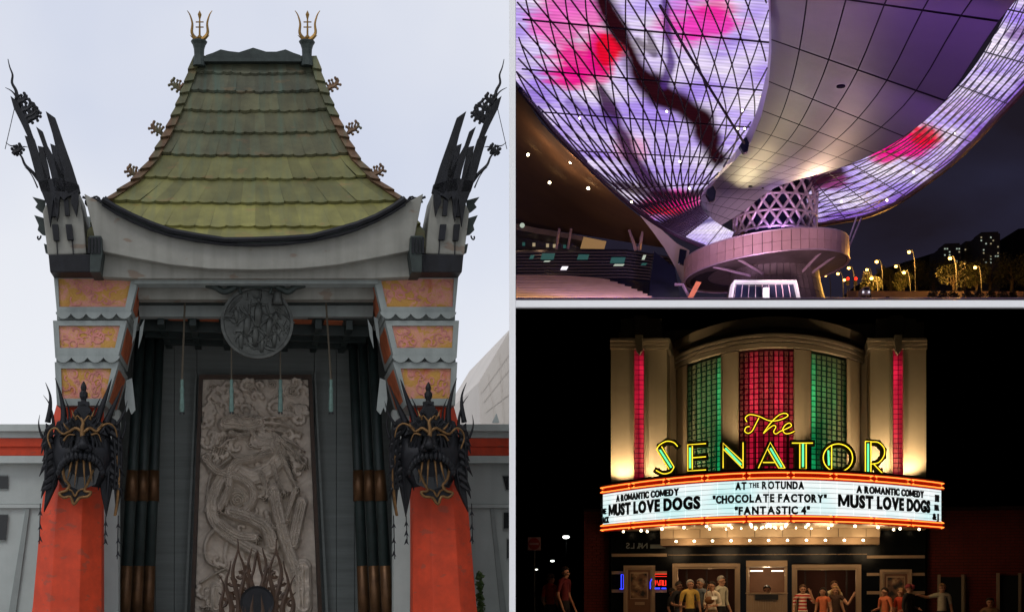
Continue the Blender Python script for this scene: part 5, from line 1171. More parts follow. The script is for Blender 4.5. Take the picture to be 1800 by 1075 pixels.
def screen(root, f, ns, nt_, blobs, branches, clip):
    g = MB(); rows = []; px_, py_ = [], []
    for i in range(ns+1):
        r = []
        for j in range(nt_+1):
            x, y, Y = f(i/ns, j/nt_); r.append(up_(x, y, Y)); px_.append(x); py_.append(y)
        rows.append(r)
    g.grid(rows); o = g.build('screen', 'led_screen', root, smooth=True)
    col = show(np.array(px_), np.array(py_), blobs, branches)
    a = o.data.color_attributes.new('show', 'FLOAT_COLOR', 'POINT'); a.data.foreach_set('color', np.concatenate([col, np.ones((len(col),1))], 1).astype(np.float32).ravel())
    ul = o.data.uv_layers.new(name='uv'); n1 = nt_+1
    uvs = np.array([((v % n1)/nt_, (v//n1)/ns) for v in range(len(px_))]); li = np.empty(len(o.data.loops), dtype=np.int32); o.data.loops.foreach_get('vertex_index', li); ul.data.foreach_set('uv', uvs[li].astype(np.float32).ravel())
    if clip: clip_side(o)
    return o
def bars(root, f, n, lean, cross, r, clip, off=1.2, s0=0.02):
    for k in range(-int(n*lean)-1, n+int(n*lean)+2):
        for sg in (-1, 1):
            pts = []
            for i in range(49):
                s = lerp(s0, 0.995, i/48); tt = k/n + sg*lean*(s-0.5)
                if 0 <= tt <= 1:
                    x, y, Y = f(s, tt, off)
                    if x > 907.5 or not clip: pts.append(up_(x, y, Y))
            if len(pts) > 2: MB().tube(pts, [r*p.y/130 for p in pts], 4).build('truss_bar', 'truss', root)
    for s in cross:
        pts = [];
        for i in range(33):
            x, y, Y = f(s, i/32, off+0.15)
            if x > 907.5 or not clip: pts.append(up_(x, y, Y))
        MB().tube(pts, r*0.9, 4).build('truss_cable', 'truss', root)
led = thing('led_roof', 'huge lilac LED roof underside with pink blossom and dark boughs beside the brown soffit', 'roof', U, up_(1262,522,170))
PK, RD, MG, BR, VI = (0.90,0.005,0.28), (0.82,0.002,0.015), (0.92,0.03,0.50), (0.022,0.003,0.006), (0.16,0.08,0.42)
BL = [(1000,30,75,45,(0.90,0.10,0.50),.85),(1012,110,52,42,PK,.95),(1055,90,40,42,PK,.95),(1070,88,26,32,RD,.95),(1000,132,34,22,PK,.9),(1235,40,70,38,MG,.95),(1265,15,50,18,PK,.6),(1110,262,36,30,(0.85,0.35,0.55),.7),(1170,366,46,22,RD,.95),(1190,352,50,18,PK,.85),(930,180,30,20,VI,.3)]
BRN = [([(1040,-60),(1066,20),(1108,88),(1132,140),(1160,170),(1200,185),(1228,215),(1260,275)],21,BR,1.0),([(1150,150),(1185,175)],24,BR,1.0),([(1205,190),(1240,215),(1250,250)],22,BR,1.0),([(1165,-60),(1172,40),(1180,110),(1168,150)],9,(0.08,0.03,0.20),.9),([(1120,70),(1150,95),(1140,60)],8,BR,.7),([(1055,155),(1086,225),(1106,268),(1140,322),(1165,340)],15,(0.05,0.010,0.06),.95),([(1085,322),(1140,342),(1200,344),(1240,338)],8,BR,.9),([(1000,180),(1040,200),(1080,215)],9,VI,.6),([(1200,396),(1255,386)],7,(0.05,0.03,0.20),.8)]
screen(led, LT, 260, 210, BL, BRN, True)
bars(led, LT, 16, 0.42, (0.86,0.715,0.585,0.47,0.38,0.29,0.21,0.13,0.06), 0.078, True, s0=0.12)
MB().tube([up_(x,y,Y) for x,y,Y in ((1160,10,92),(1210,95,100),(1260,175,108),(1308,252,118))], 0.10, 5).build('stay_cable', 'truss', led)
g = MB(); g.tube([up_(*LT(s,0.0)) + Vector((-.1,0,-.2)) for s in [i/60 for i in range(4,61)] if LT(s,0)[0] > 909], 0.25, 6); g.build('edge_beam', 'truss', led)
rl = thing('led_roof', 'smaller lilac LED roof underside sweeping over the dark street side', 'roof', U, up_(1428,522,176))
screen(rl, RTb, 200, 70, [(1592,254,52,30,PK,.98),(1625,236,30,22,RD,.9),(1560,270,34,16,PK,.9),(1450,318,50,16,(0.25,0.02,0.12),.9),(1700,190,60,14,(0.55,0.30,0.85),.4),(1792,60,30,14,(0.25,0.12,0.40),.8)], [([(1418,326),(1450,312),(1475,300)],14,BR,.95),([(1400,404),(1480,382),(1560,360),(1640,315),(1740,214),(1800,150)],12,(0.22,0.08,0.55),.8)], False)
bars(rl, RTb, 8, 0.55, (0.93,0.80,0.68,0.58,0.49,0.40,0.31,0.22,0.12), 0.055, False)
MB().tube([up_(*RTb(i/60,1.0)) + Vector((.1,0,-.2)) for i in range(61)], 0.28, 6).build('edge_beam', 'copper', rl)
# spotlights on the roofs
def spot_on(root, pts, f=None):
    for x, y, Y in pts:
        MB().ball(up_(x,y,Y), (0.075*Y/110,0.07,0.075*Y/110), 8, 6).build('spotlight', 'spot_warm', root, smooth=True)
spot_on(led, ((1172,196,120),(1019,208,132),(1305,194,122),(1297,226,126),(1309,226,127),(1195,284,140),(1110,355,155),(1212,331,150)))
spot_on(rl, ((1678,233,134),(1606,303,146),(1510,304,152),(1479,354,166),(1559,352,158)))
# ---- silver soffit of panels
SR = [(1240,378,1268,396,166),(1229,354,1306,372,164),(1243,330,1354,335,161),(1265,305,1396,318,157),(1290,280,1436,307,152),(1315,248,1479,294,146),(1335,205,1526,275,139),(1348,142,1589,240,128),(1354,65,1666,172,114),(1352,-25,1762,30,98),(1342,-150,1890,-120,80)]
ST = table([(*r, r[4]) for r in SR])
sv = thing('silver_soffit', 'underside of the roof clad in large silver panels with dark joints', 'roof', U, up_(1262,522,166))
g = MB(); g.grid([[up_(*ST(i/40, j/10, -0.35)) for j in range(11)] for i in range(41)]); g.build('backing', 'panel_gap', sv)
srow = [0, .05, .10, .15, .20, .25, .30, .36, .42, .48, .55, .62, .70, .795, .895, 1.0]
for i in range(len(srow)-1):
    nc = 6
    for j in range(nc):
        s0, s1 = srow[i], srow[i+1]; gs = 0.0013; gt = 0.0035; t0, t1 = j/nc+gt, (j+1)/nc-gt
        g = MB(); fr_ = [[up_(*ST(lerp(s0+gs,s1-gs,a/3), lerp(t0,t1,b_/3))) for b_ in range(4)] for a in range(4)]
        g.grid(fr_); g.build('soffit_panel', 'silver_panel', sv, smooth=True)
for x, y, r in ((1478,151,.34),(1319,327,.22),(1341,330,.12)): MB().lathe([(0.02,0),(r,0),(r,-.1),(.02,-.1)], up_(x,y,116 if y<200 else 156), 16).build('vent', 'panel_gap', sv)
fr1 = [(1352,-80,1352,-80),(1350,30,1355,30),(1349,90,1356,90),(1340,150,1351,150),(1327,200,1338,205),(1300,250,1319,252),(1268,292,1290,284),(1240,328,1264,310),(1226,352,1244,334)]
g = MB(); YY = [88,105,112,122,133,142,149,156,161]
g.grid([[up_(a,b_,Y+1.5), up_(c_,d_,Y-0.3)] for (a,b_,c_,d_), Y in zip(fr1, YY)]); g.build('edge_fascia', 'fascia_pale', sv)
for x, y, Y in ((1339,30,104),(1332,157,122),(1308,254,142),(1250,340,156)):
    c_ = up_(x,y,Y-1.2); k = Y/2600; g = MB(); g.extr([c_+Vector((a*k,0,b_*k)) for a,b_ in ((-7,8),(4,14),(9,4),(7,-12),(-1,-14),(-8,-2))], (0,0.8,0)); g.build('bracket', 'night_glass', sv, bevel=.1)
# ---- lattice cone, tilted ring, flared base
YC = 172.0; kC = YC/F; cxw = up_(1362,0,YC).x
cone = thing('lattice_cone', 'cone of crossing purple tubes rising from the copper ring', 'structure', U, Vector((cxw,YC,deck_z(YC))))
zc0, zc1 = up_(0,416,YC).z, up_(0,300,YC).z
def cr(f): return (66 + 14*f**1.5 + 6*(1-f)**2)*kC
def cpt(a, f, dr=0.0): r = cr(f)+dr; return Vector((cxw+r*math.sin(a), YC-r*math.cos(a), lerp(zc0,zc1,f)))
for k in range(20):
    for sg in (-1, 1):
        MB().tube([cpt(2*PI*k/20+sg*1.15*f, f) for f in [i/10 for i in range(11)]], 0.19, 6).build('lattice_tube', 'lattice', cone, smooth=True)
for f in (0.02,0.26,0.50,0.74,0.97):
    MB().tube([cpt(2*PI*i/40, f, 0.05) for i in range(41)], 0.15, 6).build('lattice_ring', 'lattice', cone, smooth=True)
g = MB(); g.grid([[cpt(2*PI*i/32, f, -1.2) for i in range(33)] for f in (0,.5,1)]); g.build('core', 'night_glass', cone)
RX0 = up_(1346,0,YC).x; RR = 9.45
ring = thing('copper_ring', 'tilted ring walkway clad in copper pink panels around the cone', 'structure', U, Vector((RX0,YC,deck_z(YC))))
zr1, zr0 = up_(0,408,YC-RR).z, up_(0,445,YC-RR).z
def rpt(a, f, dr=0.0): x = (RR+dr)*math.sin(a); return Vector((RX0+x, YC-(RR+dr)*math.cos(a), lerp(zr0,zr1,f) + 0.125*x + 0.35*math.cos(a+0.6)))
nP = 56
for i in range(nP):
    for r0, r1 in ((0.0,0.46),(0.475,0.985)):
        a0_, a1_ = -PI+2*PI*i/nP+0.004, -PI+2*PI*(i+1)/nP-0.004
        if abs((a0_+a1_)/2) > 1.9: continue
        g = MB(); q = [rpt(a0_,r0), rpt(a1_,r0), rpt(a1_,r1), rpt(a0_,r1)]; q2 = [rpt(a0_,r0,-.2), rpt(a1_,r0,-.2), rpt(a1_,r1,-.2), rpt(a0_,r1,-.2)]
        g.prism(q, q2); g.build('ring_panel', 'copper_panel', ring)
A_ = [-PI+2*PI*i/72 for i in range(73)]
g = MB(); g.grid([[rpt(a,f,d) for a in A_] for f,d in ((0.01,-.12),(.99,-.12),(.99,-2.8),(0.01,-2.8),(0.01,-.12))]); g.build('ring_body', 'panel_gap', ring)
g = MB(); g.tube([rpt(a,1.03,-.1) for a in A_], 0.09, 5); g.tube([rpt(a,-0.01,.02) for a in A_], 0.10, 5); g.build('ring_rail', 'lattice', ring)
g = MB(); g.grid([[rpt(a,0.0,-.3) if k == 0 else Vector((cxw + 5.0*math.sin(a), YC-5.0*math.cos(a), up_(0,462,YC-5).z)) for a in A_] for k in (0,1)]); g.build('ring_underside', 'base_stone', ring, smooth=True)
for k, a in enumerate((-0.95,-0.55,0.62,1.0)):
    MB().tube([rpt(a,0.02,-1.0), Vector((cxw+4.4*math.sin(a*.7), YC-4.4*math.cos(a*.7), up_(0,482,YC-5).z))], 0.16, 6).build('strut', 'lattice', ring)
lamp('ring_uplight', 'SPOT', rpt(0.35,1.15,-1.2), (1.0,0.66,0.46), 5200, ring, 0.4, aim=up_(1420,275,150), spot=.85)
lamp('ring_uplight', 'SPOT', rpt(-0.5,1.15,-1.0), (1.0,0.80,0.46), 2600, ring, 0.4, aim=up_(1325,310,155), spot=.9)

lamp('ring_uplight', 'POINT', Vector((cxw-1, YC-6.2, up_(0,420,YC-6).z)), (0.75,0.45,1.0), 900, ring, 0.4)
lamp('ring_wash', 'SPOT', up_(1400,505,140), (1.0,0.60,0.68), 24000, ring, 0.5, aim=up_(1365,432,162), spot=0.62)
lamp('ring_wash', 'SPOT', up_(1250,508,140), (0.85,0.52,0.95), 18000, ring, 0.5, aim=up_(1262,450,165), spot=0.62)
base = thing('flared_base', 'dark flared drum under the copper ring behind the glass entrance', 'structure', U, Vector((cxw,YC,deck_z(YC))))
zb = deck_z(YC)-1.5
nB = 26
for i in range(nB):
    a0_, a1_ = -1.9+3.8*i/nB+.006, -1.9+3.8*(i+1)/nB-.006
    for (f0, f1) in ((0,.33),(.34,.66),(.67,1)):
        def bpt(a, f): r = (76+16*(1-f)**1.6)*kC; return Vector((cxw+r*math.sin(a), YC-r*math.cos(a), lerp(zb, up_(0,458,YC-5).z, f)))
        MB().prism([bpt(a0_,f0),bpt(a1_,f0),bpt(a1_,f1),bpt(a0_,f1)], [p+Vector((0,.3,0)) for p in (bpt(a0_,f0),bpt(a1_,f0),bpt(a1_,f1),bpt(a0_,f1))]).build('clad_panel', 'base_stone', base)
# entrance
ent = thing('glass_entrance', 'white edged trapezoid glass entrance at the foot of the drum', 'entrance', U, Vector((up_(1346,0,150).x,150,deck_z(150))))
def ebar(pts, w_=150.0, d=2.2, mt='frame_white', nm='frame_bar'): MB().extr(UP(pts, w_), (0,d,0)).build(nm, mt, ent)  # white frame bars are given some emission of their own
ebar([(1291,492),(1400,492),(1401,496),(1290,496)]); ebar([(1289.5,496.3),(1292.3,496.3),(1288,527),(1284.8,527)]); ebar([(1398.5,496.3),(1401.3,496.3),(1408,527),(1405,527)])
for i in range(9):
    x0_, x1_ = lerp(1294,1397,i/9)+.7, lerp(1294,1397,(i+1)/9)-.7; b0_, b1_ = lerp(1290,1403,i/9)+.7, lerp(1290,1403,(i+1)/9)-.7
    ebar([(x0_,498),(x1_,498),(b1_,526),(b0_,526)], 151.0, .05, 'night_glass', 'glass_pane')
for i in range(10):
    x0_, b0_ = lerp(1294,1397,i/9), lerp(1290,1403,i/9); MB().tube([up_(x0_,498,150.8), up_(b0_,527,150.8)], .05, 4).build('mullion','lattice',ent)
ki = thing('lit_kiosk', 'small glowing white panel standing in the glass entrance', 'sign', U, Vector((up_(1347,0,148.5).x,148.5,deck_z(148.5))))
MB().extr(UP([(1342,506),(1352,506),(1352,527),(1342,527)],148.5),(0,.3,0)).build('light_panel','kiosk_white',ki); MB().extr(UP([(1341,505),(1353,505),(1353,506),(1341,506)],148.4),(0,.5,0)).build('cap','lattice',ki)
lamp('entrance_light', 'POINT', up_(1347,508,147), (1.0,0.82,0.9), 500, ent, .3)
# stays on the right
st = thing('stay_rods', 'pair of thin steel stays between the ring and the roof edge', 'stay', U, up_(1487,446,170))
for x0_, y0_, x1_, y1_ in ((1506,381,1484,446),(1514,383,1488,446)): MB().tube([up_(x0_,y0_,172), up_(x1_,y1_,170)], 0.09, 5).build('rod','lattice',st)
MB().ball(up_(1485,449,170), (.28,.28,.24), 8, 6).build('anchor_light','street_amber',st)
# lower lobe of the ring on the right
g = MB(); lobe = thing('purple_lobe', 'small purple lit dish under the end of the copper ring', 'structure', U, up_(1452,462,168))
c_ = up_(1448,445,170); g.lathe([(0.3,-1.1),(1.4,-.9),(2.3,-.35),(2.6,.1),(2.3,.3),(0.2,.3)], c_, 24); g.build('dish','fascia_pale',lobe,smooth=True)
# ---- violet floodlights added on the plaza to tint the silver soffit
for i, (x, Y, ax, ay, aY, pw, lab) in enumerate(((1650,92,1640,110,106,17000,'added violet floodlight tinting the soffit, before the dark trees'),(1560,112,1560,210,128,7000,'added violet floodlight tinting the soffit, nearer the glass entrance'))):
    b0_ = Vector((up_(x,0,Y).x, Y, deck_z(Y))); fl_ = thing('added_floodlight', lab, 'floodlight', U, b0_, 'added plaza floodlights')
    MB().box(b0_.x-.12,b0_.x+.12,Y-.1,Y+.1,b0_.z,b0_.z+.08).build('housing','iron',fl_); MB().lathe([(0.02,0),(.09,0),(.09,.02),(.02,.02)], b0_+Vector((0,0,.082)), 12).build('lens','fascia_pale',fl_)
    lamp('floodlight_beam','SPOT', b0_+Vector((0,0,.25)), (0.45,0.16,1.0), pw, fl_, .3, aim=up_(ax,ay,aY), spot=1.15)
# ---- brown soffit with downlights, far left
bs = thing('brown_soffit', 'dark brown roof underside with four small downlights', 'roof', U, up_(1000,522,190))
BT = table([(907,395,1196,440,232,205),(907,330,1150,400,216,196),(907,270,1090,352,200,186),(907,215,1020,285,188,176),(907,165,950,215,178,168),(907,150,925,170,174,164)])
g = MB(); g.grid([[up_(*BT(i/10, j/10)) for j in range(11)] for i in range(11)]); g.build('soffit', 'brown_soffit', bs, smooth=True)
for x, y, Y in ((928,272,192),(1003,285,184),(966,321,196),(1034,331,188)):
    MB().ball(up_(x,y,Y-1.0), .19, 8, 6).build('downlight', 'spot_warm', bs, smooth=True); lamp('downlight_glow', 'POINT', up_(x,y+12,Y-9), (1.0,0.58,0.34), 330, bs, .4)
# ---- glazed wing, terraces, shell
gw = thing('glazed_wing', 'low dark glass wing with teal lit windows under the brown soffit', 'building', U, up_(1040,522,205))
MB().extr(UP([(907,440),(1020,437),(1100,438),(1185,452),(1190,524),(907,524)],205),(0,14,0)).build('glass_body','night_glass',gw)
for k in range(9): MB().tube([up_(908,444+k*5.5,204.6), up_(1100,443+k*5.5,204.6), up_(1184,454+k*5,204.6)], .13, 4).build('slat','slat',gw)
for x0_, y0_, x1_, y1_, mt in ((950,445,976,456,'window_teal'),(955,458,968,460,'window_pale'),(1014,447,1036,456,'window_teal'),(1072,452,1100,462,'window_teal'),(1078,464,1098,467,'window_pale'),(985,468,999,474,'kiosk_white'),(1128,448,1136,456,'window_pale'),(930,448,940,455,'window_teal'),(1126,462,1138,466,'window_teal')):
    MB().extr(UP([(x0_+3,y0_),(x1_,y0_),(x1_-3,y1_),(x0_,y1_)],204.4),(0,.1,0)).build('window',mt,gw)
MB().extr(UP([(907,393),(945,401),(1010,412),(1066,424),(1064,430),(1008,420),(940,410),(907,403)],208),(0,10,0)).build('roof_slab','base_stone',gw)
MB().extr(UP([(907,410),(1060,431),(1060,439),(907,437)],212),(0,4,0)).build('upper_glass','night_glass',gw)
MB().extr(UP([(1026,416),(1066,424),(1062,438),(1020,436)],207),(0,2,0)).build('lit_box','tan_lit',gw)
for x0_, x1_ in ((978,983),(998,1004)): MB().tube([up_(x0_,438,206), up_(x1_,402,206)], .2, 6).build('prop','lattice',gw)
for x0_, x1_ in ((1118,1106),(1124,1130)): MB().tube([up_(x0_,440,203), up_(x1_,404,203)], [.28,.2], 6).build('v_column','lattice',gw)
for x in (918,936,960,972,990,1040): MB().extr(UP([(x,425+(x-907)*.06),(x+5,425+(x-907)*.06),(x+5,431+(x-907)*.06),(x,431+(x-907)*.06)],211.7),(0,.1,0)).build('window','window_teal' if x%4 else 'window_warm',gw)
MB().ball(up_(918,396,207),.35,8,6).build('roof_lamp','window_pale',gw)
shl = thing('curved_shell', 'pale curved concrete shell joining the roof to the copper ring', 'structure', U, up_(1160,522,188))
g = MB(); g.grid([[up_(1120,372,192),up_(1150,392,190)],[up_(1148,408,190),up_(1190,428,187)],[up_(1168,436,189),up_(1212,440,184)],[up_(1186,468,188),up_(1206,474,184)],[up_(1200,500,187),up_(1214,500,184)]]); g.build('shell','fascia_pale',shl,smooth=True)
MB().extr(UP([(1195,437),(1207,440),(1203,466),(1192,462)],183),(0,.4,0)).build('opening','night_glass',shl)
MB().extr(UP([(1150,442),(1186,470),(1196,524),(1140,524)],186),(0,2,0)).build('stair_wall','night_glass',shl)
MB().tube([up_(1186,500,165), up_(1200,500,165), up_(1212,522,165)], .18, 5).build('stair_rail','lattice',shl)
pr = MB().extr(UP([(1224,494),(1233,496),(1217,526),(1207,526)],160),(0,.6,0)); solo(pr, 'orange_prop', 'orange_prop', U, up_(1212,526,160), 'slanted orange prop beside the foot of the drum', 'prop')
am = thing('stepped_terrace', 'curved stone seating terrace facing the plaza', 'terrace', U, up_(1010,524,150))
for k in range(9):
    ya = 524-4.6*k; pts = []
    x1_ = 1152-6*k-0.5*k*k
    rows = [[up_(lerp(907.5,x1_,i/16), ya-4.0+ (4.0+0.5*k)*((i/16)**3), 128+6*k) for i in range(17)], [up_(lerp(907.5,x1_,i/16), ya+ (4.0+0.5*k)*((i/16)**3), 128+6*k) for i in range(17)]]
    tread = [p + Vector((0,5.9,0.1)) for p in rows[0]]
    g = MB(); g.grid([tread]+rows); g.build('step','terrace_stone',am)
lamp('terrace_light', 'SPOT', up_(950,486,104), (1.0,0.60,0.30), 40000, am, .5, aim=up_(985,508,150), spot=.85); lamp('terrace_light', 'SPOT', up_(1120,490,108), (0.40,0.25,1.0), 22000, am, .5, aim=up_(1100,510,150), spot=.7)
# ---- street side: trees, lamps, hill, flats
hb_ = MB().extr(UP([(1480,526),(1500,505),(1560,470),(1640,445),(1700,440),(1745,430),(1790,402),(1850,395),(1990,410),(1990,526)],400),(0,20,0)); o = hb_.build('hill','hill'); o['kind'] = 'structure'
def flat(x0_, x1_, yt, Y, lab, seed):
    r_ = random.Random(seed); b_ = thing('apartment_tower', lab, 'building', U, up_((x0_+x1_)/2,522,Y), 'far apartment towers')
    MB().extr(UP([(x0_,yt),(x1_,yt-2),(x1_,520),(x0_,520)],Y),(0,12,0)).build('wall','apartment',b_)
    MB().extr(UP([(x0_+3,yt-4),(x1_-3,yt-5),(x1_-3,yt-2),(x0_+3,yt)],Y+2),(0,6,0)).build('roof_plant','apartment',b_)
    y = yt+4
    while y < 462:
        x = x0_+2
        while x < x1_-3:
            if r_.random() < .26: MB().extr(UP([(x,y),(x+2.2,y),(x+2.2,y+2),(x,y+2)],Y-.15),(0,.1,0)).build('window',r_.choice(('window_pale','window_warm','window_warm','window_pale')),b_)
            x += 4.2
        y += 5.5
flat(1658,1690,432,380,'dim far apartment tower with scattered lit windows, lowest of the three',1); flat(1694,1716,428,385,'dim narrow far apartment tower between two others',2); flat(1722,1758,412,375,'dim far apartment tower, tallest of the three',3)
LEAF = {}
def tree(x, yt, yb, r, Y, lab, seed, dens=520):
    r = r*1.25; dens = int(dens*3.4)
    r_ = random.Random(seed); zb_ = deck_z(Y); root = thing('street_tree', lab, 'tree', U, Vector((up_(x,0,Y).x,Y,zb_)), 'trees along the street')
    c0 = up_(x,yb,Y); ct = up_(x,yt,Y); R = r*Y/F; H_ = ct.z-zb_
    tr = MB(); tr.tube([(c0.x,Y,zb_-.2),(c0.x+.1,Y,zb_+H_*.3),(c0.x,Y,zb_+H_*.7)], [R*.09+.06,R*.06+.04,.03], 7)
    for k in range(6):
        a = k*1.05+r_.random(); s_ = Vector((c0.x,Y,zb_+H_*r_.uniform(.25,.5))); tr.tube([s_, s_+Vector((math.cos(a)*R*.4,math.sin(a)*R*.4,H_*.18)), s_+Vector((math.cos(a)*R*.75,math.sin(a)*R*.75,H_*.30))], [.10,.06,.02], 5)
    tr.build('trunk','bark',root)
    g = MB(); cl = [Vector((c0.x+r_.uniform(-.7,.7)*R, Y+r_.uniform(-.7,.7)*R, zb_+H_*r_.uniform(.34,.88))) for _ in range(15)]
    for k in range(dens):
        c_ = r_.choice(cl); d = Vector((r_.gauss(0,1),r_.gauss(0,1),r_.gauss(0,1))).normalized()*(R*.42*r_.random()**.5); p = c_+d
        a = Vector((r_.uniform(-1,1),r_.uniform(-1,1),r_.uniform(-1,1))).normalized()*r_.uniform(.10,.22); b_ = a.orthogonal().normalized()*r_.uniform(.07,.13)
        g.poly([p-a,p+b_,p+a,p-b_])
    g.build('crown','foliage_dark',root)
TL = [(1532,478,515,15,205,'small tree glowing amber in front of the paired street lamps'),(1588,476,515,14,215,'small tree glowing amber under the tallest street lamp'),(1676,452,515,22,200,'tall tree lit amber by the lamp at its crown'),(1716,458,515,20,215,'tree beside the tall amber lit one, partly lit'),(1565,470,516,22,250,'dark round tree behind the small glowing ones'),(1610,462,516,26,260,'broad dark tree between the glowing trees and the tall lit one'),(1640,452,516,26,265,'dark tree directly behind the lamp of the tall lit tree'),(1695,452,516,26,262,'dark tree standing below the narrow apartment tower'),(1740,450,516,28,255,'dark tree standing below the tallest apartment tower'),(1778,444,516,30,245,'tallest dark tree, past the apartment towers'),(1815,448,516,30,240,'dark tree beyond the tallest dark tree')]
for i, (x, yt, yb, r, Y, lab) in enumerate(TL): tree(x, yt, yb, r, Y, lab, i+20, 420 if i < 4 else 620)
LP = [(1598,443,206,7,'tallest street lamp, standing over the small glowing tree'),(1541,460,208,7,'tall street lamp over the amber tree nearest the ring'),(1575,468,222,4,'street lamp between the two tall lamps'),(1670,454,192,9,'street lamp against the crown of the tall lit tree'),(1492,471,230,3,'tall street lamp above the red signals'),(1524,474,236,2,'short street lamp beside the small amber tree'),(1473,481,240,2,'short street lamp near the purple dish'),(1589,479,202,6,'low lamp inside the glowing tree under the tallest lamp'),(1451,484,250,1,'farthest street lamp, under the purple dish'),(1532,489,200,6,'low lamp inside the amber tree nearest the ring'),(1484,492,245,1,'low street lamp just under the red signals'),(1714,470,206,6,'low lamp half hidden in the partly lit tree')]
for x, y, Y, pw, lab in LP:
    h_ = up_(x,y,Y); rt = thing('street_lamp', lab, 'street lamp', U, Vector((h_.x+.8,Y,deck_z(Y))), 'amber street lamps')
    bx0 = Vector((h_.x+.9,Y,deck_z(Y)-.2)); MB().tube(smoothpath([bx0, Vector((h_.x+.8,Y,lerp(bx0.z,h_.z,.7))), Vector((h_.x+.5,Y,h_.z+.12)), h_+Vector((0,0,.18))],4), .06, 5).build('pole','iron',rt)
    MB().ball(h_, (.24,.2,.2), 8, 6).build('lamp_head','street_amber',rt,smooth=True); MB().ball(h_+Vector((0,0,.22)), (.36,.28,.10), 8, 5).build('hood','iron',rt,smooth=True)
    if pw > 1: lamp('lamp_light','POINT', h_+Vector((0,-2.2,-.9)), (1.0,0.48,0.09), pw*620, rt, .3)
for x, lab in ((1490,'red traffic signal closest to the ring'),(1504,'red traffic signal closest to the glowing trees')):
    p = up_(x,490,225); rt = thing('traffic_signal', lab, 'traffic light', U, Vector((p.x,225,deck_z(225)))); MB().tube([(p.x,225.2,deck_z(225)),(p.x,225.2,p.z+.4)],.06,5).build('post','iron',rt); MB().box(p.x-.25,p.x+.25,224.95,225.25,p.z-.9,p.z+.35).build('housing','iron',rt); MB().ball(p+Vector((0,-.15,0)),.24,8,6).build('red_light','signal_red',rt)
hr = random.Random(9)
for i, (x, w_) in enumerate(((1640,12),(1658,10),(1676,13),(1700,11),(1718,14),(1742,12),(1762,13),(1780,10))):
    Y = 150+6*(i%3); p = up_(x,520,Y); rt = thing('clipped_shrub', 'low clipped shrub on the plaza edge before the dark trees', 'shrub', U, Vector((p.x,Y,deck_z(Y))), 'plaza shrubs'); g = MB(); k = Y/F
    for j in range(170):
        d = Vector((hr.gauss(0,1),hr.gauss(0,1),abs(hr.gauss(0,1)))).normalized()*hr.random()**.3; q = Vector((p.x+d.x*w_*.8*k, Y+d.y*w_*.6*k, deck_z(Y)+d.z*13*k)); a = Vector((hr.uniform(-1,1),hr.uniform(-1,1),hr.uniform(-1,1))).normalized()*.13; b_ = a.orthogonal().normalized()*.09
        g.poly([q-a,q+b_,q+a,q-b_])
    g.build('foliage','foliage_dark',rt); MB().tube([(p.x,Y,deck_z(Y)-.1),(p.x,Y,deck_z(Y)+.4)],.05,5).build('stem','bark',rt)
lw = MB().extr(UP([(1490,511),(1800,512),(1800,524),(1490,524)],190),(0,.5,0)); solo(lw, 'low_street_wall', 'terrace_stone', U, up_(1640,524,190), 'low stone wall along the street lit orange by lamps', 'wall')
lr_ = thing('lit_van', 'tiny pale van with headlights on the street by the drum', 'van', U, up_(1522,516,188)); p = up_(1522,511,188)
MB().extr(UP([(1515,518),(1515,509),(1518,504),(1529,504),(1530,518)],187.5),(0,2,0)).build('body','fascia_pale',lr_); MB().extr(UP([(1518.5,509),(1519.5,505.5),(1527.5,505.5),(1528,509)],187.45),(0,.03,0)).build('windscreen','night_glass',lr_)
for x in (1517.5,1527.5): MB().ball(up_(x,513,187.4),.12,6,5).build('headlight','kiosk_white',lr_); MB().lathe([(0.02,-.1),(.3,-.1),(.3,.1),(.02,.1)],up_(x,519,188.5),10,axis='y').build('wheel','iron',lr_)
# ================================================================== people under the marquee
def cloth(name, col): return mat(name, col, 0.85, var=0.15, scale=9, bump=0.1)
mat('skin_a', (0.50,0.27,0.17), 0.55, var=0.08, scale=8, bump=0); mat('skin_b', (0.26,0.13,0.08), 0.55, var=0.08, scale=8, bump=0)
for n_, c_ in (('yellow',(0.62,0.42,0.10)),('grey_blue',(0.16,0.19,0.22)),('white',(0.70,0.62,0.50)),('pale_stripe',(0.50,0.47,0.36)),('black',(0.012,0.012,0.014)),('orange_top',(0.60,0.16,0.07)),('brown_top',(0.06,0.03,0.02)),('red_top',(0.45,0.05,0.02)),('cream',(0.55,0.44,0.28)),('maroon',(0.14,0.015,0.02)),('denim',(0.05,0.06,0.09)),('tan_cloth',(0.28,0.18,0.10)),('teal',(0.02,0.10,0.12))): cloth('cloth_'+n_, c_)
mat('hair_dark', (0.018,0.012,0.009), 0.6, bump=0.3, scale=20); mat('hair_grey', (0.34,0.31,0.28), 0.6, bump=0.3, scale=20); mat('hair_brown', (0.09,0.045,0.02), 0.6, bump=0.3, scale=20); mat('hair_blond', (0.38,0.22,0.09), 0.6, bump=0.3, scale=20); mat('eye_dark', (0.02,0.015,0.01), 0.2, bump=0); mat('paper', (0.8,0.78,0.7), 0.8, bump=0); mat('leather', (0.22,0.09,0.03), 0.5)
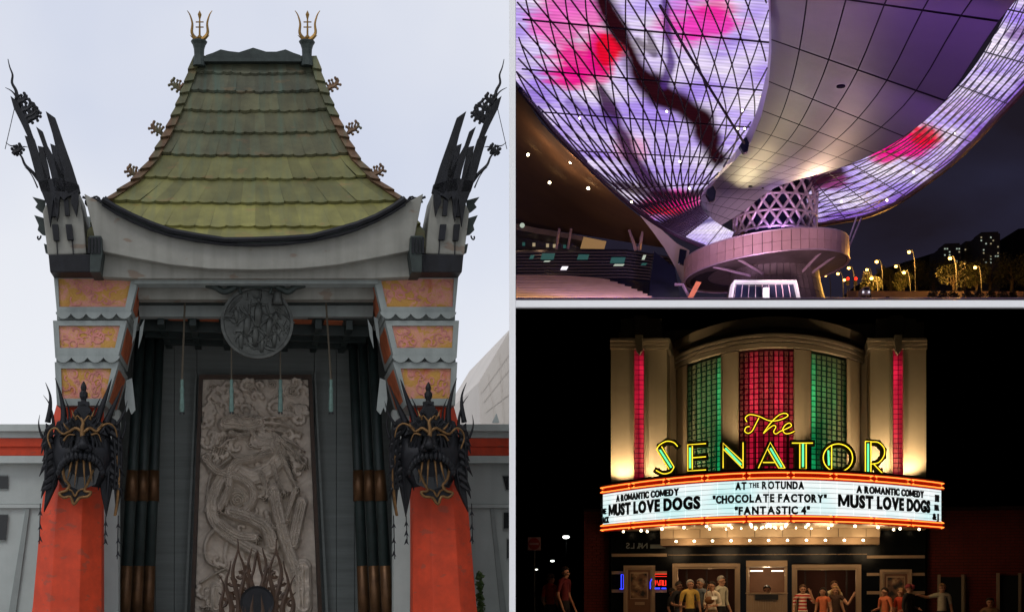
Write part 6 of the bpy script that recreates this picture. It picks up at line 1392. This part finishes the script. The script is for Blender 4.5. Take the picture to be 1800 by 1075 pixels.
m, t, b = nodes_of('cloth_red_stripe'); tcn = t.nodes.new('ShaderNodeTexCoord'); wv = t.nodes.new('ShaderNodeTexWave'); wv.bands_direction = 'Z'; wv.inputs['Scale'].default_value = 3.6; wv.inputs['Distortion'].default_value = 0.6; t.links.new(tcn.outputs['Object'], wv.inputs['Vector']); rw_ = t.nodes.new('ShaderNodeValToRGB'); rw_.color_ramp.interpolation = 'CONSTANT'; rw_.color_ramp.elements[0].color = (0.50,0.02,0.02,1); rw_.color_ramp.elements[1].position = 0.5; rw_.color_ramp.elements[1].color = (0.75,0.60,0.48,1); t.links.new(wv.outputs['Fac'], rw_.inputs[0]); t.links.new(rw_.outputs[0], b.inputs['Base Color']); b.inputs['Roughness'].default_value = 0.85
def person(label, fr, loc, H, face, top, pants, skin, hair, arms=None, hairlong=False, lean=0.0, sleeve=0.55, fem=False, cap=None, head=(0,0)):
    """arms: for each side (elbow, wrist) offsets from the shoulder, in units of body height, x outward, y forward, z up"""
    arms = arms or [((0.035,-0.02,-0.17),(0.045,0.05,-0.31))]*2
    VV, EE, RR_, tagz = [], [], [], []
    def add(p, r, par=None, tg='top', ry=None):
        VV.append(Vector(p)); RR_.append((r, ry or r)); tagz.append(tg)
        if par is not None: EE.append((par, len(VV)-1))
        return len(VV)-1
    sw = 0.098 if fem else 0.112; hw = 0.052
    pel = add((0,0,.52), .070, None, 'pants', .058); sp1 = add((0,lean*.3,.60), .062 if fem else .072, pel, 'top', .054); sp2 = add((0,lean*.6,.69), .074, sp1, 'top', .058); ch = add((0,lean,.765), .080, sp2, 'top', .060)
    nb = add((0,lean+.004,.825), .040, ch, 'top'); nk = add((0,lean+.010,.850), .030, nb, 'skin')
    hx, hy = head; jaw = add((hx*.4,lean+.020+hy*.3,.882), .041, nk, 'skin', .043); hd = add((hx*.7,lean+.016+hy*.5,.925), .049, jaw, 'skin', .056); tp_ = add((hx,lean+.010+hy*.6,.968), .038, hd, 'skin', .042)
    nose = add((hx*.5,lean+.074+hy*.4,.905), .008, jaw, 'skin')
    for sd in (-1, 1): add((hx*.6+sd*.054,lean+.008,.915), .010, hd, 'skin')
    for sd, (el, wr) in zip((-1, 1), arms):
        sh_ = add((sd*sw,lean,.800), .042, nb, 'top'); S0 = VV[sh_]
        e_ = S0+Vector((sd*el[0],el[1],el[2])); w__ = S0+Vector((sd*wr[0],wr[1],wr[2])); um = S0.lerp(e_,.55)
        u1 = add(um, .031, sh_, 'top' if sleeve > .3 else 'skin'); ei = add(e_, .026, u1, 'skin' if sleeve < .8 else 'top'); wi = add(w__, .018, ei, 'skin' if sleeve < 1.2 else 'top')
        d = (w__-e_).normalized(); sdv = d.cross(Vector((0,1,0.2))).normalized(); palm = add(w__+d*.030, .019, wi, 'skin', .012)
        for k in range(4):
            o_ = sdv*((k-1.5)*.0085); l_ = (.030,.036,.034,.026)[k]; f1 = add(VV[palm]+d*.026+o_, .0058, palm, 'skin'); add(VV[f1]+d*l_+Vector((0,.008,-.004)), .0048, f1, 'skin')
        th_ = add(w__+d*.022+sdv*.024+Vector((0,.006,0)), .0062, wi, 'skin'); add(VV[th_]+d*.026+sdv*.006, .0052, th_, 'skin')
    for sd in (-1, 1):
        hp = add((sd*hw,0,.485), .060, pel, 'pants'); kn = add((sd*(hw+.006),.012,.275), .038, hp, 'pants'); an = add((sd*(hw+.008),-.008,.045), .025, kn, 'pants'); add((sd*(hw+.014),.085,.018), .022, an, 'shoe', .014)
    me = bpy.data.meshes.new('p'); me.from_pydata([v*H for v in VV], EE, []); ob = bpy.data.objects.new('p', me); COL.objects.link(ob)
    sk_ = ob.modifiers.new('s', 'SKIN'); sk_.use_smooth_shade = True
    for sv_, (rx, ry) in zip(me.skin_vertices[0].data, RR_): sv_.radius = (rx*H, ry*H)
    me.skin_vertices[0].data[pel].use_root = True
    sb = ob.modifiers.new('u', 'SUBSURF'); sb.levels = 1; sb.render_levels = 1
    bpy.context.view_layer.update()
    body = bpy.data.meshes.new_from_object(ob.evaluated_get(bpy.context.evaluated_depsgraph_get())); bpy.data.objects.remove(ob); body.name = 'person'
    order = ['top','pants','skin','shoe']; body.materials.clear()
    for mm in (top, pants, skin, 'cloth_black'): body.materials.append(M[mm])
    segs = [(a, b_) for a, b_ in EE]
    A0 = np.array([VV[a]*H for a, b_ in segs]); B0 = np.array([VV[b_]*H for a, b_ in segs]); rad = np.array([max(RR_[b_])*H for a, b_ in segs])
    for pl in body.polygons:
        c_ = np.array(pl.center); d = B0-A0; t_ = np.clip(((c_-A0)*d).sum(1)/((d*d).sum(1)+1e-9), 0, 1); q = np.linalg.norm(c_-A0-d*t_[:,None], axis=1)/rad; i = int(np.argmin(q))
        tg = tagz[segs[i][1]] if t_[i] > .45 else tagz[segs[i][0]]; pl.material_index = order.index(tg)
    o = bpy.data.objects.new('person', body); COL.objects.link(o); o.location = fr.world(loc); o.rotation_euler = (0,0,fr.rz+PI+face)
    tag(o, label, 'person', 'people outside the cinema')
    # hair, eyes
    g = MB(); hc = Vector((hx*.7,lean+.006+hy*.5,.938))*H
    rows = []
    for i in range(8):
        v = i/7; el_ = lerp(PI/2, -0.25 if not hairlong else -0.5, v)
        row = []
        for j in range(17):
            az = 2*PI*j/16; front = max(0, math.sin(az)); e2 = max(el_, 0.55*front**1.5 + (-.25 if not hairlong else -.5)*(1-front)) if v > .3 else el_
            row.append(hc + Vector((math.cos(az)*math.cos(e2)*.060, math.sin(az)*math.cos(e2)*.064, math.sin(e2)*.062))*H*(1+.04*mnoise.noise(Vector((az*2,v*5,H)))))
        rows.append(row)
    g.grid(rows)
    if hairlong:
        for j in range(9):
            az = lerp(PI*1.02, PI*1.98, j/8); s_ = hc+Vector((math.cos(az)*.052,math.sin(az)*.052,.0))*H; g.tube([s_, s_+Vector((math.cos(az)*.012,-.004,-.06))*H, s_+Vector((math.cos(az)*.016,.0,-.13))*H], [.022*H,.024*H,.008*H], 6)
    if cap: g.tube([hc+Vector((0,.04,.012))*H, hc+Vector((0,.10,.004))*H], [.045*H,.035*H], 8, flat=.15)
    hm = bpy.data.meshes.new('hair'); hm.from_pydata([tuple(v) for v in g.v], [], g.f); hm.materials.append(M[cap or hair]); hm.polygons.foreach_set('use_smooth', [True]*len(g.f))
    ho = bpy.data.objects.new('cap' if cap else 'hair', hm); COL.objects.link(ho); ho.parent = o
    for sd in (-1, 1):
        em = bpy.data.meshes.new('eye'); gg = MB().ball(Vector((hx*.6+sd*.019,lean+.060+hy*.4,.922))*H, .0075*H, 6, 5); em.from_pydata([tuple(v) for v in gg.v], [], gg.f); em.materials.append(M['eye_dark']); eo = bpy.data.objects.new('eye', em); COL.objects.link(eo); eo.parent = o
    gg = MB().tube([Vector((-.016,lean+.060+hy*.4,.884))*H, Vector((.016,lean+.060+hy*.4,.884))*H], .004*H, 5); em = bpy.data.meshes.new('mouth'); em.from_pydata([tuple(v) for v in gg.v], [], gg.f); em.materials.append(M['cloth_maroon']); eo = bpy.data.objects.new('mouth', em); COL.objects.link(eo); eo.parent = o
    return o
def at_s(x, w_, z=0.15): p = sp(x, 1040, w_); return Vector((p.x, w_, z))
def hgt(y, w_): return sp(1351, y, w_).z-0.15       # height whose crown reaches a photo row
DOWN = ((0.035,-0.02,-0.17),(0.045,0.05,-0.31)); BENT = ((0.05,-0.01,-0.165),(0.00,0.14,-0.19)); UPH = ((0.07,0.06,-0.11),(-0.01,0.09,0.06)); WAVE = ((0.10,0.03,-0.12),(0.17,0.08,0.02)); HOLD = ((0.03,0.02,-0.17),(-0.06,0.15,-0.20)); OUT = ((0.14,0.02,-0.03),(0.27,0.06,0.0))
W_ = -0.9
person('person in black shirt standing at the doorpost with arms lowered, by the red neon', S, at_s(1193,W_), hgt(1020,W_), 0.9, 'cloth_black','cloth_denim','skin_b','hair_dark',[HOLD,BENT])
person('person with dark hair half hidden by the doorpost at the edge of the queue', S, at_s(1180,-0.7), hgt(1032,-.7), 1.4, 'cloth_black','cloth_black','skin_b','hair_dark',[OUT,DOWN])
person('person in yellow short sleeved shirt with thin grey hair in the queue', S, at_s(1213,W_-.15), hgt(1017,W_), 0.35, 'cloth_yellow','cloth_black','skin_a','hair_grey',[DOWN,DOWN])
person('person in grey blue polo shirt looking sideways behind the yellow shirt', S, at_s(1232,W_+.2), hgt(1015,W_), -0.7, 'cloth_grey_blue','cloth_denim','skin_a','hair_grey',[DOWN,BENT])
wq = person('person in white blouse holding a paper, with a brown shoulder bag', S, at_s(1252,W_-.3), hgt(1020,W_), -0.5, 'cloth_white','cloth_tan_cloth','skin_a','hair_dark',[BENT,HOLD],sleeve=.85,fem=True)
person('tallest person in pale striped shirt with white hair in the doorway', S, at_s(1267,W_), hgt(1010,W_), 0.9, 'cloth_pale_stripe','cloth_black','skin_a','hair_grey',[DOWN,DOWN],sleeve=.85)
person('person in dark clothes standing inside the lobby behind the queue', S, at_s(1241,1.4), hgt(1019,1.4), 0.1, 'cloth_teal','cloth_black','skin_b','hair_dark')
person('cashier in white shirt seated behind the ticket booth glass', S, at_s(1348,W0+0.35,-0.05), hgt(1027,W0)+.2, 0.0, 'cloth_white','cloth_black','skin_b','hair_dark',[HOLD,HOLD])
person('person in red and white striped shirt raising a hand to the face', S, at_s(1411,W_-.2), hgt(1026,W_), 0.2, 'cloth_red_stripe','cloth_black','skin_a','hair_brown',[UPH,DOWN])
person('person in sleeveless orange top looking toward the dark haired friend', S, at_s(1447,W_-.3), hgt(1031,W_), -0.4, 'cloth_orange_top','cloth_tan_cloth','skin_a','hair_dark',[DOWN,DOWN],hairlong=True,sleeve=.1,fem=True)
person('person in cream shirt standing behind the waving person', S, at_s(1466,W_+.25), hgt(1019,W_), 0.5, 'cloth_cream','cloth_black','skin_a','hair_brown',[DOWN,DOWN])
person('person with blond hair and brown top waving one hand', S, at_s(1469,W_-.3), hgt(1028,W_), 0.0, 'cloth_brown_top','cloth_black','skin_a','hair_blond',[WAVE,DOWN],hairlong=True,sleeve=.1,fem=True)
person('person in orange shirt turned toward the poster case', S, at_s(1556,W_-.1), hgt(1031,W_), -0.9, 'cloth_orange_top','cloth_black','skin_a','hair_dark',[DOWN,BENT])
person('person in red top with light hair facing the one in the cap', S, at_s(1584,W_-.1), hgt(1032,W_), -0.6, 'cloth_red_top','cloth_denim','skin_a','hair_blond',[BENT,DOWN],fem=True)
person('person in dark jacket and maroon cap beside the poster case', S, at_s(1597,W_-.3), hgt(1025,W_), 1.0, 'cloth_black','cloth_black','skin_a','hair_dark',[HOLD,DOWN],sleeve=1.3,cap='cloth_maroon')
person('person in pale shirt pointing an arm before the brick wall', S, at_s(1656,-0.2), hgt(1024,-.2), 0.2, 'cloth_pale_stripe','cloth_black','skin_a','hair_blond',[DOWN,OUT])
person('person in brown top sitting low by the brick building window', S, at_s(1740,-0.3,-0.30), 1.72, 0.0, 'cloth_tan_cloth','cloth_black','skin_a','hair_dark')
person('person walking away in the dark street, red light painted as the shirt colour', S, at_s(967,-0.6), hgt(1005,-.6), 2.4, 'cloth_red_top','cloth_black','skin_b','hair_dark')  # red shirt colour stands in for red light falling on the figure
person('person in dark red shirt looking down in the dark street', S, at_s(992,-0.8), hgt(993,-.8), 1.2, 'cloth_maroon','cloth_black','skin_a','hair_dark',[DOWN,DOWN])
# bag and paper carried in the queue
p = sp(1247,1054,W_-.55); bg_ = thing('shoulder_bag', 'brown leather shoulder bag at the side of the white blouse', 'bag', S, p); MB().ball(p, (.13,.06,.10), 10, 7).build('pouch','leather',bg_,smooth=True); MB().tube(smoothpath([p+Vector((-.1,0,.06)), p+Vector((-.02,.12,.42)), p+Vector((.1,0,.06))],4), .012, 5).build('strap','leather',bg_)
p = sp(1256,1053,W_-.66); solo(MB().prism([p+Vector(q) for q in ((-.07,0,0),(.08,.02,.01),(.07,.10,.09),(-.08,.08,.08))],[p+Vector(q)+Vector((0,.002,.004)) for q in ((-.07,0,0),(.08,.02,.01),(.07,.10,.09),(-.08,.08,.08))]), 'paper_sheet', 'paper', S, p, 'sheet of paper in the hand of the white blouse', 'paper')
